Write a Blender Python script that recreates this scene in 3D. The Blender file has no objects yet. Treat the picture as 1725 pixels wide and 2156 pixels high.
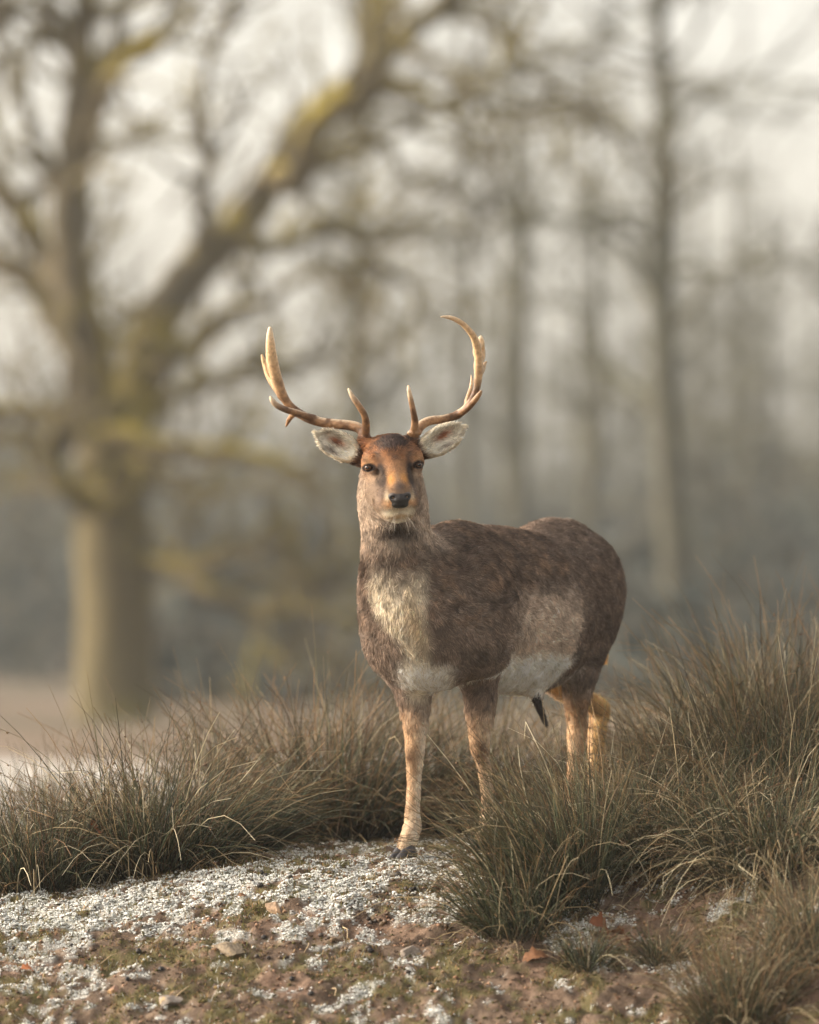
import bpy, math, random
import numpy as np
from mathutils import Vector, Matrix

# ------------------------------------------------------------------ camera, sky, sun, exposure
sc = bpy.context.scene
C = bpy.context.collection
FPX = 11978.0                 # focal length in pixels of a 1725 x 2156 picture
CAM = np.array([0.0, 0.0, 0.64])
HORIZON = 1300.0              # picture row of the horizon
PITCH = math.atan((HORIZON - 1078.0) / FPX)

cam_data = bpy.data.cameras.new("camera")
cam = bpy.data.objects.new("camera", cam_data)
C.objects.link(cam)
cam.location = CAM
cam.rotation_euler = (math.pi / 2 + PITCH, 0, 0)
cam_data.sensor_fit = 'VERTICAL'
cam_data.sensor_height = 36.0
cam_data.sensor_width = 28.8
cam_data.lens = 200.0
cam_data.clip_start = 0.1
cam_data.clip_end = 3000.0
cam_data.dof.use_dof = True
cam_data.dof.focus_distance = 15.08
cam_data.dof.aperture_fstop = 2.1
cam_data.dof.aperture_blades = 0
sc.camera = cam

SUN_AZ = math.radians(-84)     # from +Y (away from the camera) towards +X
SUN_EL = math.radians(24)
world = bpy.data.worlds.new("World")
sc.world = world
world.use_nodes = True
wn = world.node_tree
wn.nodes.clear()
sky = wn.nodes.new('ShaderNodeTexSky')
sky.sky_type = 'NISHITA'
sky.sun_disc = False
sky.sun_elevation = SUN_EL
sky.sun_rotation = SUN_AZ
sky.dust_density = 5.0
sky.air_density = 1.0
sky.ozone_density = 1.0
hs = wn.nodes.new('ShaderNodeHueSaturation')      # thin even cloud: a pale, nearly colourless sky
hs.inputs['Saturation'].default_value = 0.30
tint = wn.nodes.new('ShaderNodeMix')
tint.data_type = 'RGBA'
tint.blend_type = 'MULTIPLY'
tint.inputs[0].default_value = 1.0
tint.inputs[7].default_value = (1.0, 0.925, 0.835, 1)
bg = wn.nodes.new('ShaderNodeBackground')
bg.inputs['Strength'].default_value = 0.15
wo = wn.nodes.new('ShaderNodeOutputWorld')
wn.links.new(sky.outputs[0], hs.inputs['Color'])
wn.links.new(hs.outputs[0], tint.inputs[6])
wn.links.new(tint.outputs[2], bg.inputs['Color'])
wn.links.new(bg.outputs[0], wo.inputs['Surface'])

sun_data = bpy.data.lights.new("sun", 'SUN')
sun_data.energy = 0.9
sun_data.angle = math.radians(22)
sun_data.color = (1.0, 0.91, 0.79)
sun = bpy.data.objects.new("sun", sun_data)
C.objects.link(sun)
sdir = Vector((math.sin(SUN_AZ) * math.cos(SUN_EL), math.cos(SUN_AZ) * math.cos(SUN_EL), math.sin(SUN_EL)))
sun.rotation_euler = sdir.to_track_quat('Z', 'Y').to_euler()
sun.location = (-20, 20, 12)

sc.view_settings.view_transform = 'Standard'
sc.view_settings.look = 'None'
sc.view_settings.gamma = 1.0
sc.view_settings.exposure = 1.68
sc.view_settings.use_curve_mapping = False
sc.render.engine = 'CYCLES'
sc.cycles.use_denoising = True
sc.cycles.max_bounces = 6
sc.cycles.diffuse_bounces = 3
sc.cycles.glossy_bounces = 2
sc.cycles.transmission_bounces = 3
sc.cycles.volume_bounces = 1
sc.cycles.transparent_max_bounces = 8
sc.cycles.caustics_reflective = False
sc.cycles.caustics_refractive = False

# ------------------------------------------------------------------ helpers
rng = np.random.default_rng(7)
_cp, _sp = math.cos(PITCH), math.sin(PITCH)

def at(px, py, Y):
    """point at depth Y (metres along +Y) seen at picture position px, py (1725 x 2156)"""
    u = (px - 862.5) / FPX
    v = (1078.0 - py) / FPX
    d = np.array([u, _cp - v * _sp, _sp + v * _cp])
    return CAM + d * (Y / d[1])

def nrm(v):
    v = np.asarray(v, float)
    return v / (np.linalg.norm(v, axis=-1, keepdims=True) + 1e-12)

def _hash(ix, iy, iz, seed):
    h = (ix.astype(np.int64) * 374761393 + iy.astype(np.int64) * 668265263 + iz.astype(np.int64) * 2147483647 + seed * 974634777) & 0xffffffff
    h = ((h ^ (h >> 13)) * 1274126177) & 0xffffffff
    h = (h ^ (h >> 16)) & 0xffffffff
    return h / 4294967295.0

def vnoise(P, freq, seed=0):
    """value noise in 0..1 at points P (n,3)"""
    Q = np.asarray(P, float) * freq
    i = np.floor(Q).astype(np.int64)
    t = Q - i
    t = t * t * (3 - 2 * t)
    out = 0
    for dx in (0, 1):
        wx = t[:, 0] if dx else 1 - t[:, 0]
        for dy in (0, 1):
            wy = t[:, 1] if dy else 1 - t[:, 1]
            for dz in (0, 1):
                wz = t[:, 2] if dz else 1 - t[:, 2]
                out = out + wx * wy * wz * _hash(i[:, 0] + dx, i[:, 1] + dy, i[:, 2] + dz, seed)
    return out

def fbm(P, freq, seed=0, octs=3):
    a, s, o = 1.0, 0.0, 0.0
    for k in range(octs):
        o = o + a * vnoise(P, freq * 2 ** k, seed + 17 * k)
        s += a
        a *= 0.5
    return o / s

def smooth(a, b, x):
    t = np.clip((np.asarray(x, float) - a) / (b - a), 0, 1)
    return t * t * (3 - 2 * t)

def lin(r, g, b):
    """8-bit sRGB to linear"""
    c = np.array([r, g, b], float) / 255.0
    return np.where(c <= 0.04045, c / 12.92, ((c + 0.055) / 1.055) ** 2.4)

def tag(o, label=None, cat=None, group=None, kind=None):
    if label: o["label"] = label
    if cat: o["category"] = cat
    if group: o["group"] = group
    if kind: o["kind"] = kind
    return o

def empty(name, loc):
    o = bpy.data.objects.new(name, None)
    o.empty_display_size = 0.1
    C.objects.link(o)
    o.location = loc
    return o

def mesh_data(name, V, Fc, mat=None, col=None, smooth_shade=True):
    """V (n,3); Fc a list of (m,k) index arrays; col (n,3) linear vertex colours"""
    me = bpy.data.meshes.new(name)
    if not isinstance(Fc, (list, tuple)):
        Fc = [Fc]
    Fc = [np.asarray(f, np.int32) for f in Fc if len(f)]
    V = np.asarray(V, np.float32)
    me.vertices.add(len(V))
    me.vertices.foreach_set('co', V.ravel())
    loops = np.concatenate([f.ravel() for f in Fc])
    sizes = np.concatenate([np.full(len(f), f.shape[1], np.int32) for f in Fc])
    starts = np.concatenate([[0], np.cumsum(sizes)[:-1]]).astype(np.int32)
    me.loops.add(len(loops))
    me.loops.foreach_set('vertex_index', loops)
    me.polygons.add(len(sizes))
    me.polygons.foreach_set('loop_start', starts)
    me.update(calc_edges=True)
    me.polygons.foreach_set('use_smooth', np.full(len(sizes), smooth_shade, dtype=bool))
    if col is not None:
        a = me.attributes.new('tone', 'FLOAT_COLOR', 'POINT')
        c4 = np.ones((len(V), 4), np.float32)
        c4[:, :3] = col
        a.data.foreach_set('color', c4.ravel())
    if mat is not None:
        me.materials.append(mat)
    me.update()
    return me

def obj(name, me, parent=None, loc=None):
    o = bpy.data.objects.new(name, me)
    C.objects.link(o)
    if parent is not None:
        o.parent = parent
        pl = np.array(parent.location)
        p = parent.parent
        while p is not None:
            pl = pl + np.array(p.location)
            p = p.parent
        o.location = (np.array(loc) if loc is not None else np.zeros(3)) - pl
    elif loc is not None:
        o.location = loc
    return o

def local_obj(name, V, Fc, mat, parent=None, col=None, origin=None, smooth_shade=True):
    """mesh given in world coordinates; the object's origin goes to `origin`"""
    V = np.asarray(V, float)
    if origin is None:
        origin = np.zeros(3) if parent is not None else np.array([V[:, 0].mean(), V[:, 1].mean(), V[:, 2].min()])
    me = mesh_data(name, V - np.asarray(origin), Fc, mat, col, smooth_shade)
    return obj(name, me, parent, origin)

# ------------------------------------------------------------------ materials
def new_mat(name):
    m = bpy.data.materials.new(name)
    m.use_nodes = True
    nt = m.node_tree
    return m, nt, nt.nodes['Principled BSDF'], nt.nodes['Material Output']

def tone_mat(name, rough=0.8, spec=0.3, noise=0.0, nscale=200.0, bump=0.0, bscale=300.0, translucent=0.0, sheen=0.0):
    """colour from the mesh's own 'tone' colours, with fine noise and relief"""
    m, nt, b, out = new_mat(name)
    L = nt.links.new
    a = nt.nodes.new('ShaderNodeAttribute')
    a.attribute_name = 'tone'
    colr = a.outputs['Color']
    tc = nt.nodes.new('ShaderNodeTexCoord')
    if noise:
        n = nt.nodes.new('ShaderNodeTexNoise')
        n.inputs['Scale'].default_value = nscale
        n.inputs['Detail'].default_value = 3
        L(tc.outputs['Object'], n.inputs['Vector'])
        r = nt.nodes.new('ShaderNodeMapRange')
        r.inputs[1].default_value = 0.3
        r.inputs[2].default_value = 0.7
        r.inputs[3].default_value = 1 - noise
        r.inputs[4].default_value = 1 + noise
        L(n.outputs['Fac'], r.inputs[0])
        v = nt.nodes.new('ShaderNodeVectorMath')
        v.operation = 'SCALE'
        L(colr, v.inputs[0])
        L(r.outputs[0], v.inputs['Scale'])
        colr = v.outputs[0]
    L(colr, b.inputs['Base Color'])
    b.inputs['Roughness'].default_value = rough
    b.inputs['Specular IOR Level'].default_value = spec
    if sheen:
        b.inputs['Sheen Weight'].default_value = sheen
    if bump:
        n2 = nt.nodes.new('ShaderNodeTexNoise')
        n2.inputs['Scale'].default_value = bscale
        n2.inputs['Detail'].default_value = 4
        L(tc.outputs['Object'], n2.inputs['Vector'])
        bp = nt.nodes.new('ShaderNodeBump')
        bp.inputs['Strength'].default_value = bump
        bp.inputs['Distance'].default_value = 0.01
        L(n2.outputs['Fac'], bp.inputs['Height'])
        L(bp.outputs[0], b.inputs['Normal'])
    if translucent:
        t = nt.nodes.new('ShaderNodeBsdfTranslucent')
        L(colr, t.inputs['Color'])
        mx = nt.nodes.new('ShaderNodeMixShader')
        mx.inputs[0].default_value = translucent
        L(b.outputs[0], mx.inputs[1])
        L(t.outputs[0], mx.inputs[2])
        L(mx.outputs[0], out.inputs['Surface'])
    return m

# ------------------------------------------------------------------ tubes
def tubes(curves, sides=6, cap=False):
    """curves: list of (points (n,3), radii (n,)); returns V, quads and the curve parameter of each vertex"""
    Vs, Fs, Ts, off = [], [], [], 0
    ang = np.arange(sides) * 2 * math.pi / sides
    ca, sa = np.cos(ang), np.sin(ang)
    base = np.arange(sides)
    nxt = (base + 1) % sides
    for P, R in curves:
        P = np.asarray(P, float)
        n = len(P)
        T = np.gradient(P, axis=0)
        T = nrm(T)
        ref = np.array([0.0, 0.0, 1.0]) if abs(T[:, 2]).mean() < 0.8 else np.array([1.0, 0.0, 0.0])
        U = nrm(np.cross(T, ref))
        W = np.cross(T, U)
        ring = P[:, None, :] + np.asarray(R)[:, None, None] * (U[:, None, :] * ca[None, :, None] + W[:, None, :] * sa[None, :, None])
        Vs.append(ring.reshape(-1, 3))
        i = np.arange(n - 1)[:, None] * sides
        q = np.stack([i + base, i + nxt, i + sides + nxt, i + sides + base], -1).reshape(-1, 4) + off
        Fs.append(q)
        Ts.append(np.repeat(np.linspace(0, 1, n), sides))
        off += n * sides
    return np.concatenate(Vs), np.concatenate(Fs), np.concatenate(Ts)

def spline(pts, n):
    """Catmull-Rom through rows of pts (any columns), n samples"""
    P = np.asarray(pts, float)
    P = np.vstack([2 * P[0] - P[1], P, 2 * P[-1] - P[-2]])
    m = len(P) - 3
    t = np.linspace(0, m - 1e-9, n)
    i = np.floor(t).astype(int)
    f = (t - i)[:, None]
    a, b, c, d = P[i], P[i + 1], P[i + 2], P[i + 3]
    return 0.5 * (2 * b + (c - a) * f + (2 * a - 5 * b + 4 * c - d) * f ** 2 + (3 * b - a - 3 * c + d) * f ** 3)
# ------------------------------------------------------------------ smooth solid modelling on a grid
class Solid:
    """a distance field on a grid with axes A (three 1-D arrays) in a frame: world = O + a*E0 + b*E1 + c*E2"""
    def __init__(self, A, O=(0, 0, 0), E=np.eye(3)):
        self.A = [np.asarray(a, float) for a in A]
        self.O = np.asarray(O, float)
        self.E = np.asarray(E, float)
        self.F = np.full([len(a) for a in self.A], 0.25, np.float32)

    def _box(self, pts, r):
        q = (np.atleast_2d(pts) - self.O) @ self.E.T
        lo, hi = q.min(0) - r, q.max(0) + r
        sl = []
        for k in range(3):
            a, b = np.searchsorted(self.A[k], [lo[k], hi[k]])
            if b <= a:
                return None, None
            sl.append(slice(a, b))
        g = np.meshgrid(*[self.A[k][sl[k]] for k in range(3)], indexing='ij')
        P = self.O + g[0][..., None] * self.E[0] + g[1][..., None] * self.E[1] + g[2][..., None] * self.E[2]
        return tuple(sl), P

    def _join(self, sl, d, k):
        f = self.F[sl]
        if k > 0:
            h = np.maximum(k - np.abs(f - d), 0) / k
            self.F[sl] = np.minimum(f, d) - h * h * k * 0.25
        else:
            self.F[sl] = np.minimum(f, d)

    def _cut(self, sl, d, k):
        f = self.F[sl]
        d = -d
        h = np.maximum(k - np.abs(f - d), 0) / max(k, 1e-6)
        self.F[sl] = np.maximum(f, d) + h * h * k * 0.25

    def cone(self, a, b, ra, rb, k=0.03):
        a, b = np.asarray(a, float), np.asarray(b, float)
        sl, P = self._box([a, b], max(ra, rb) + k + 0.03)
        if sl is None: return
        ba = b - a
        t = np.clip(((P - a) @ ba) / (ba @ ba), 0, 1)
        d = np.linalg.norm(P - a - t[..., None] * ba, axis=-1) - (ra + t * (rb - ra))
        self._join(sl, d, k)

    def chain(self, pts, radii, k=0.02, fine=4):
        """one smooth tapering limb through the points, joined to the rest once"""
        arr = np.column_stack([np.asarray(pts, float), radii])
        if fine and len(arr) > 2:
            arr = spline(arr, (len(arr) - 1) * fine + 1)
        sl, P = self._box(arr[:, :3], max(radii) + k + 0.03)
        if sl is None: return
        best = np.full(P.shape[:3], 9.0)
        for i in range(len(arr) - 1):
            a_, b_ = arr[i, :3], arr[i + 1, :3]
            ra, rb = arr[i, 3], arr[i + 1, 3]
            ba = b_ - a_
            t = np.clip(((P - a_) @ ba) / (ba @ ba + 1e-12), 0, 1)
            d = np.linalg.norm(P - a_ - t[..., None] * ba, axis=-1) - (ra + t * (rb - ra))
            best = np.minimum(best, d)
        self._join(sl, best, k)

    def ell_d(self, P, c, r, R):
        q = (P - np.asarray(c)) @ np.asarray(R, float).T
        r = np.asarray(r, float)
        k0 = np.linalg.norm(q / r, axis=-1)
        k1 = np.linalg.norm(q / (r * r), axis=-1) + 1e-9
        return k0 * (k0 - 1) / k1

    def ell(self, c, r, R=np.eye(3), k=0.04, cut=False):
        sl, P = self._box(c, max(r) + k + 0.03)
        if sl is None: return
        d = self.ell_d(P, c, r, R)
        (self._cut if cut else self._join)(sl, d, k)

    def mesh(self, relax=1):
        F, A = self.F, self.A
        ins = F < 0
        nx, ny, nz = F.shape
        cnt = np.zeros((nx - 1, ny - 1, nz - 1), np.int8)
        for dx in (0, 1):
            for dy in (0, 1):
                for dz in (0, 1):
                    cnt += ins[dx:nx - 1 + dx, dy:ny - 1 + dy, dz:nz - 1 + dz]
        act = (cnt > 0) & (cnt < 8)
        idx = np.argwhere(act)
        vid = np.full(act.shape, -1, np.int32)
        vid[act] = np.arange(len(idx))
        acc = np.zeros((len(idx), 3))
        num = np.zeros(len(idx))
        for ax in range(3):
            o1, o2 = [k for k in range(3) if k != ax]
            for p in (0, 1):
                for q in (0, 1):
                    i0 = idx.copy()
                    i0[:, o1] += p
                    i0[:, o2] += q
                    i1 = i0.copy()
                    i1[:, ax] += 1
                    f0 = F[i0[:, 0], i0[:, 1], i0[:, 2]]
                    f1 = F[i1[:, 0], i1[:, 1], i1[:, 2]]
                    cr = (f0 < 0) != (f1 < 0)
                    t = np.where(cr, f0 / np.where(cr, f0 - f1, 1), 0)
                    pt = np.stack([A[k][i0[:, k]] for k in range(3)], 1)
                    pt[:, ax] += t * (A[ax][i1[:, ax]] - A[ax][i0[:, ax]])
                    acc[cr] += pt[cr]
                    num[cr] += 1
        V = acc / num[:, None]
        quads = []
        for ax in range(3):
            o1, o2 = [(1, 2), (2, 0), (0, 1)][ax]
            s0 = [slice(None)] * 3
            s1 = [slice(None)] * 3
            s0[ax], s1[ax] = slice(0, -1), slice(1, None)
            a, b = ins[tuple(s0)], ins[tuple(s1)]
            e = np.argwhere(a != b)
            e = e[(e[:, o1] > 0) & (e[:, o2] > 0) & (e[:, o1] < F.shape[o1] - 1) & (e[:, o2] < F.shape[o2] - 1)]
            if not len(e): continue
            def cell(d1, d2):
                c = e.copy()
                c[:, o1] -= d1
                c[:, o2] -= d2
                return vid[c[:, 0], c[:, 1], c[:, 2]]
            q = np.stack([cell(1, 1), cell(0, 1), cell(0, 0), cell(1, 0)], 1)
            flip = ~a[e[:, 0], e[:, 1], e[:, 2]]
            q[flip] = q[flip][:, ::-1]
            quads.append(q)
        Q = np.concatenate(quads)
        W = self.O + V @ self.E
        if np.linalg.det(self.E) < 0:
            Q = Q[:, ::-1]
        for _ in range(relax):
            s = np.zeros_like(W)
            n = np.zeros(len(W))
            for k in range(4):
                a, b = Q[:, k], Q[:, (k + 1) % 4]
                np.add.at(s, a, W[b]); np.add.at(n, a, 1)
                np.add.at(s, b, W[a]); np.add.at(n, b, 1)
            W = W * 0.5 + 0.5 * s / np.maximum(n, 1)[:, None]
        return W, Q

def vert_normals(W, Q):
    n = np.cross(W[Q[:, 2]] - W[Q[:, 0]], W[Q[:, 3]] - W[Q[:, 1]])
    N = np.zeros_like(W)
    for k in range(4):
        np.add.at(N, Q[:, k], n)
    return nrm(N)
# ------------------------------------------------------------------ the deer
DO = np.array([0.10, 15.35, 0.0])                       # ground point between the fore legs
DH = np.array([-0.5, -0.8660254, 0.0])                  # heading
DL = np.array([0.8660254, -0.5, 0.0])                   # its left
UP = np.array([0.0, 0.0, 1.0])
DE = np.stack([DH, DL, UP])
def B(f, s, z): return DO + f * DH + s * DL + z * UP

# head frame: X to picture right, F towards the camera, Z up, turned and tilted a little
_yaw, _roll, _pit = math.radians(6), math.radians(3.5), math.radians(0)
HF = np.array([math.sin(_yaw), -math.cos(_yaw), 0.0])
HX = np.array([math.cos(_yaw), math.sin(_yaw), 0.0])
HX, HZ = HX * math.cos(_roll) + UP * math.sin(_roll), UP * math.cos(_roll) - HX * math.sin(_roll)
HO = at(828, 982, 15.07)
HR = np.stack([HX, HF, HZ])
def Hd(x, f, z): return HO + x * HX + f * HF + z * HZ

def legpts(rows):
    return [at(px, py, Y) for px, py, Y, w in rows], [0.5 * w * Y / FPX for px, py, Y, w in rows]

RF = [(866, 1330, 15.33, 130), (868, 1400, 15.33, 108), (870, 1452, 15.32, 80), (875, 1511, 15.31, 56), (874.5, 1560, 15.30, 44),
      (873, 1597, 15.30, 37), (872.5, 1633, 15.31, 30), (870.5, 1682, 15.31, 29), (869, 1719, 15.31, 32), (868, 1743, 15.30, 38), (860, 1767, 15.28, 38), (853, 1788, 15.265, 36)]
LF = [(1002, 1290, 15.41, 140), (1005, 1370, 15.41, 108), (1008, 1413, 15.40, 84), (1012, 1487, 15.40, 64), (1010.5, 1536, 15.39, 48), (1010, 1560, 15.38, 43),
      (1012, 1584, 15.38, 37), (1018, 1609, 15.39, 29), (1025, 1658, 15.40, 26), (1026, 1706, 15.40, 26), (1025, 1735, 15.39, 32), (1021, 1755, 15.37, 33), (1016, 1772, 15.355, 32)]
LH = [(1242, 1260, 15.93, 116), (1246, 1330, 15.88, 86), (1233, 1385, 15.85, 76), (1219, 1435, 15.84, 68), (1215, 1469, 15.86, 54), (1214, 1502, 15.89, 40), (1216, 1536, 15.90, 42),
      (1214, 1555, 15.89, 40), (1212, 1586, 15.87, 33), (1209, 1620, 15.86, 28), (1206, 1654, 15.85, 25), (1203, 1700, 15.84, 25), (1200, 1728, 15.83, 30), (1195, 1748, 15.81, 31), (1189, 1763, 15.80, 30)]
RH = [(1195, 1280, 16.0, 140), (1165, 1370, 15.93, 110), (1170, 1425, 15.95, 74), (1200, 1452, 16.03, 52), (1238, 1474, 16.13, 38), (1262, 1490, 16.20, 38),
      (1261, 1519, 16.21, 38), (1256, 1560, 16.20, 37), (1254, 1620, 16.19, 32), (1252, 1660, 16.18, 28), (1250, 1705, 16.16, 27), (1248, 1728, 16.15, 31), (1242, 1745, 16.13, 32), (1236, 1758, 16.12, 30)]
FUR = 0.010        # the coat stands this far off the skin on the trunk

fA = np.concatenate([np.arange(-1.08, 0.06, 0.0075), np.arange(0.06, 0.50, 0.0036)])
sA = np.arange(-0.27, 0.27, 0.0042)
zA = np.concatenate([np.arange(-0.03, 0.84, 0.0075), np.arange(0.84, 1.20, 0.0036)])
D = Solid((fA, sA, zA), DO, DE)
def tell(f, s, z, rf, rs, rz, k=0.08, tilt=0.0):
    c, s_ = math.cos(tilt), math.sin(tilt)
    R = np.stack([DH * c + UP * s_, DL, UP * c - DH * s_])
    D.ell(B(f, s, z), (rf, rs, rz), R, k)
# trunk
tell(0.02, 0, 0.672, 0.24, 0.142, 0.200)
tell(0.09, 0, 0.605, 0.13, 0.128, 0.150)               # breast
tell(-0.22, 0, 0.668, 0.26, 0.175, 0.222)
tell(-0.42, 0, 0.652, 0.27, 0.196, 0.222)
tell(-0.59, 0, 0.705, 0.20, 0.148, 0.186)
tell(-0.69, 0, 0.745, 0.165, 0.112, 0.150)              # croup
tell(-0.05, 0, 0.825, 0.13, 0.060, 0.072, 0.05)        # withers
tell(-0.60, 0, 0.862, 0.11, 0.055, 0.040, 0.05)
for s_ in (-1, 1):
    df = 0.06 if s_ < 0 else -0.03
    tell(0.02 + df, s_ * 0.125, 0.66, 0.10, 0.062, 0.17, 0.05, -0.35)    # shoulder blade
    tell(0.05 + df, s_ * 0.108, 0.575, 0.085, 0.058, 0.085, 0.05)
    tell(-0.655 - 0.01 * s_, s_ * 0.095, 0.705, 0.118, 0.064, 0.142, 0.05, 0.25)   # haunch
tell(-0.80, 0, 0.75, 0.05, 0.05, 0.075, 0.05)
# neck
N1 = [at(822, 985, 15.21), at(825, 1045, 15.19), at(833, 1110, 15.20), at(838, 1180, 15.22), at(848, 1270, 15.25), at(866, 1350, 15.29)]
D.chain(N1, [0.074, 0.090, 0.0905, 0.096, 0.110, 0.095], 0.05)
D.cone(N1[3] - 0.02 * UP, B(-0.03, 0, 0.765), 0.075, 0.095, 0.04)
# legs
for rows in (RF, LF, LH, RH):
    p, r = legpts(rows)
    r = [x * 0.985 for x in r]
    D.chain(p, r, 0.035, 3)
# heel points of the hocks and the dew claws' fetlocks
D.cone(at(1217, 1530, 15.95), at(1216, 1560, 15.93), 0.012, 0.014, 0.02)
D.cone(at(1266, 1490, 16.25), at(1262, 1520, 16.24), 0.013, 0.014, 0.02)
# tail stump
D.cone(B(-0.84, 0, 0.82), B(-0.90, -0.02, 0.72), 0.022, 0.018, 0.03)
# preputial sheath
D.cone(at(1125, 1440, 15.66), at(1131, 1462, 15.655), 0.030, 0.018, 0.03)
# --- head
def hell(x, f, z, rx, rf, rz, k=0.02, R=HR, cut=False): D.ell(Hd(x, f, z), (rx, rf, rz), R, k, cut)
hell(0, -0.055, 0.040, 0.068, 0.075, 0.048, 0.03)          # skull
hell(0, -0.005, 0.020, 0.058, 0.050, 0.048, 0.03)          # forehead
for sx in (-1, 1):
    hell(sx * 0.050, -0.010, 0.010, 0.034, 0.036, 0.034, 0.02)   # orbit
    hell(sx * 0.050, 0.006, 0.028, 0.026, 0.022, 0.014, 0.015)   # brow
    hell(sx * 0.040, -0.030, -0.062, 0.036, 0.060, 0.052, 0.03)  # cheek
    hell(sx * 0.026, 0.080, -0.094, 0.028, 0.032, 0.026, 0.02)   # upper lip
    D.cone(Hd(sx * 0.050, -0.048, 0.055), Hd(sx * 0.064 - 0.004, -0.050, 0.074), 0.022, 0.0150, 0.012)   # pedicle
D.cone(Hd(0, 0.010, 0.000), Hd(0, 0.100, -0.066), 0.047, 0.0275, 0.03)      # bridge of the nose
D.cone(Hd(0, 0.010, -0.045), Hd(0, 0.088, -0.090), 0.052, 0.034, 0.03)      # muzzle
hell(0, 0.096, -0.078, 0.031, 0.030, 0.027, 0.02)
D.cone(Hd(0, -0.030, -0.085), Hd(0, 0.060, -0.118), 0.050, 0.028, 0.02)     # lower jaw
hell(0, 0.035, -0.098, 0.057, 0.052, 0.043, 0.03)
hell(0, 0.070, -0.128, 0.037, 0.032, 0.019, 0.015)                           # chin
for sx in (-1, 1):
    # eye socket and lids
    hell(sx * 0.0655, 0.022, -0.001, 0.0115, 0.011, 0.0068, 0.004, cut=True)
    hell(sx * 0.047, 0.034, -0.016, 0.010, 0.012, 0.010, 0.012, cut=True)    # tear pit
# ears: a leaf-shaped bowl open to the front
def ear(base, tip, wid, dep):
    ax = nrm(tip - base)
    mid = 0.5 * (base + tip)
    L = np.linalg.norm(tip - base) * 0.5
    fw = nrm(HF - ax * (HF @ ax) + 0.10 * HX * np.sign((tip - base) @ HX))
    sd = np.cross(ax, fw)
    R = np.stack([ax, sd, fw])
    E = Solid(tuple(np.arange(-w, w, 0.0026) for w in (L + 0.035, wid + 0.03, dep + 0.03)), mid, R)
    E.ell(mid - 0.006 * ax, (L * 0.95, wid, dep), R, 0.01)
    E.cone(mid + ax * L * 0.45, mid + ax * (L * 0.96), wid * 0.62, 0.006, 0.012)
    E.cone(mid - ax * L * 0.55 - fw * 0.004, mid - ax * (L * 1.10) - fw * 0.004, wid * 0.66, wid * 0.5, 0.02)
    E.ell(mid + fw * 0.021 + ax * 0.001, (L * 0.92, wid * 0.86, dep * 0.98), R, 0.006, cut=True)
    E.ell(mid + fw * 0.018 + ax * L * 0.40, (L * 0.60, wid * 0.60, dep * 0.80), R, 0.006, cut=True)
    E.cone(mid - ax * L * 1.0 - fw * 0.012, mid - ax * (L * 1.2) - fw * 0.012, wid * 0.52, wid * 0.5, 0.02)
    return E, ax, sd, fw, mid, L
EARS = []
for base, tip in ((at(754, 960, 15.125), at(664, 911, 15.11)), (at(888, 949, 15.125), at(978, 897, 15.11))):
    EARS.append(ear(base, tip, 0.036, 0.024))

W, Q = D.mesh(relax=2)
# join the ear meshes into the same body mesh
Wl, Ql, part = [W], [Q], [np.zeros(len(W), int)]
off = len(W)
for k, (E, ax, sd, fw, mid, L) in enumerate(EARS):
    w, q = E.mesh(relax=1)
    Wl.append(w); Ql.append(q + off); part.append(np.full(len(w), k + 1)); off += len(w)
W = np.concatenate(Wl); Q = np.concatenate(Ql); part = np.concatenate(part)
NRM = vert_normals(W, Q)

def g(x, y, z, c, r):
    return np.exp(-(((x - c[0]) / r[0]) ** 2 + ((y - c[1]) / r[1]) ** 2 + ((z - c[2]) / r[2]) ** 2))

def mixc(a, b, t):
    t = np.asarray(t)[:, None]
    return a * (1 - t) + np.asarray(b)[None, :] * t

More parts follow.
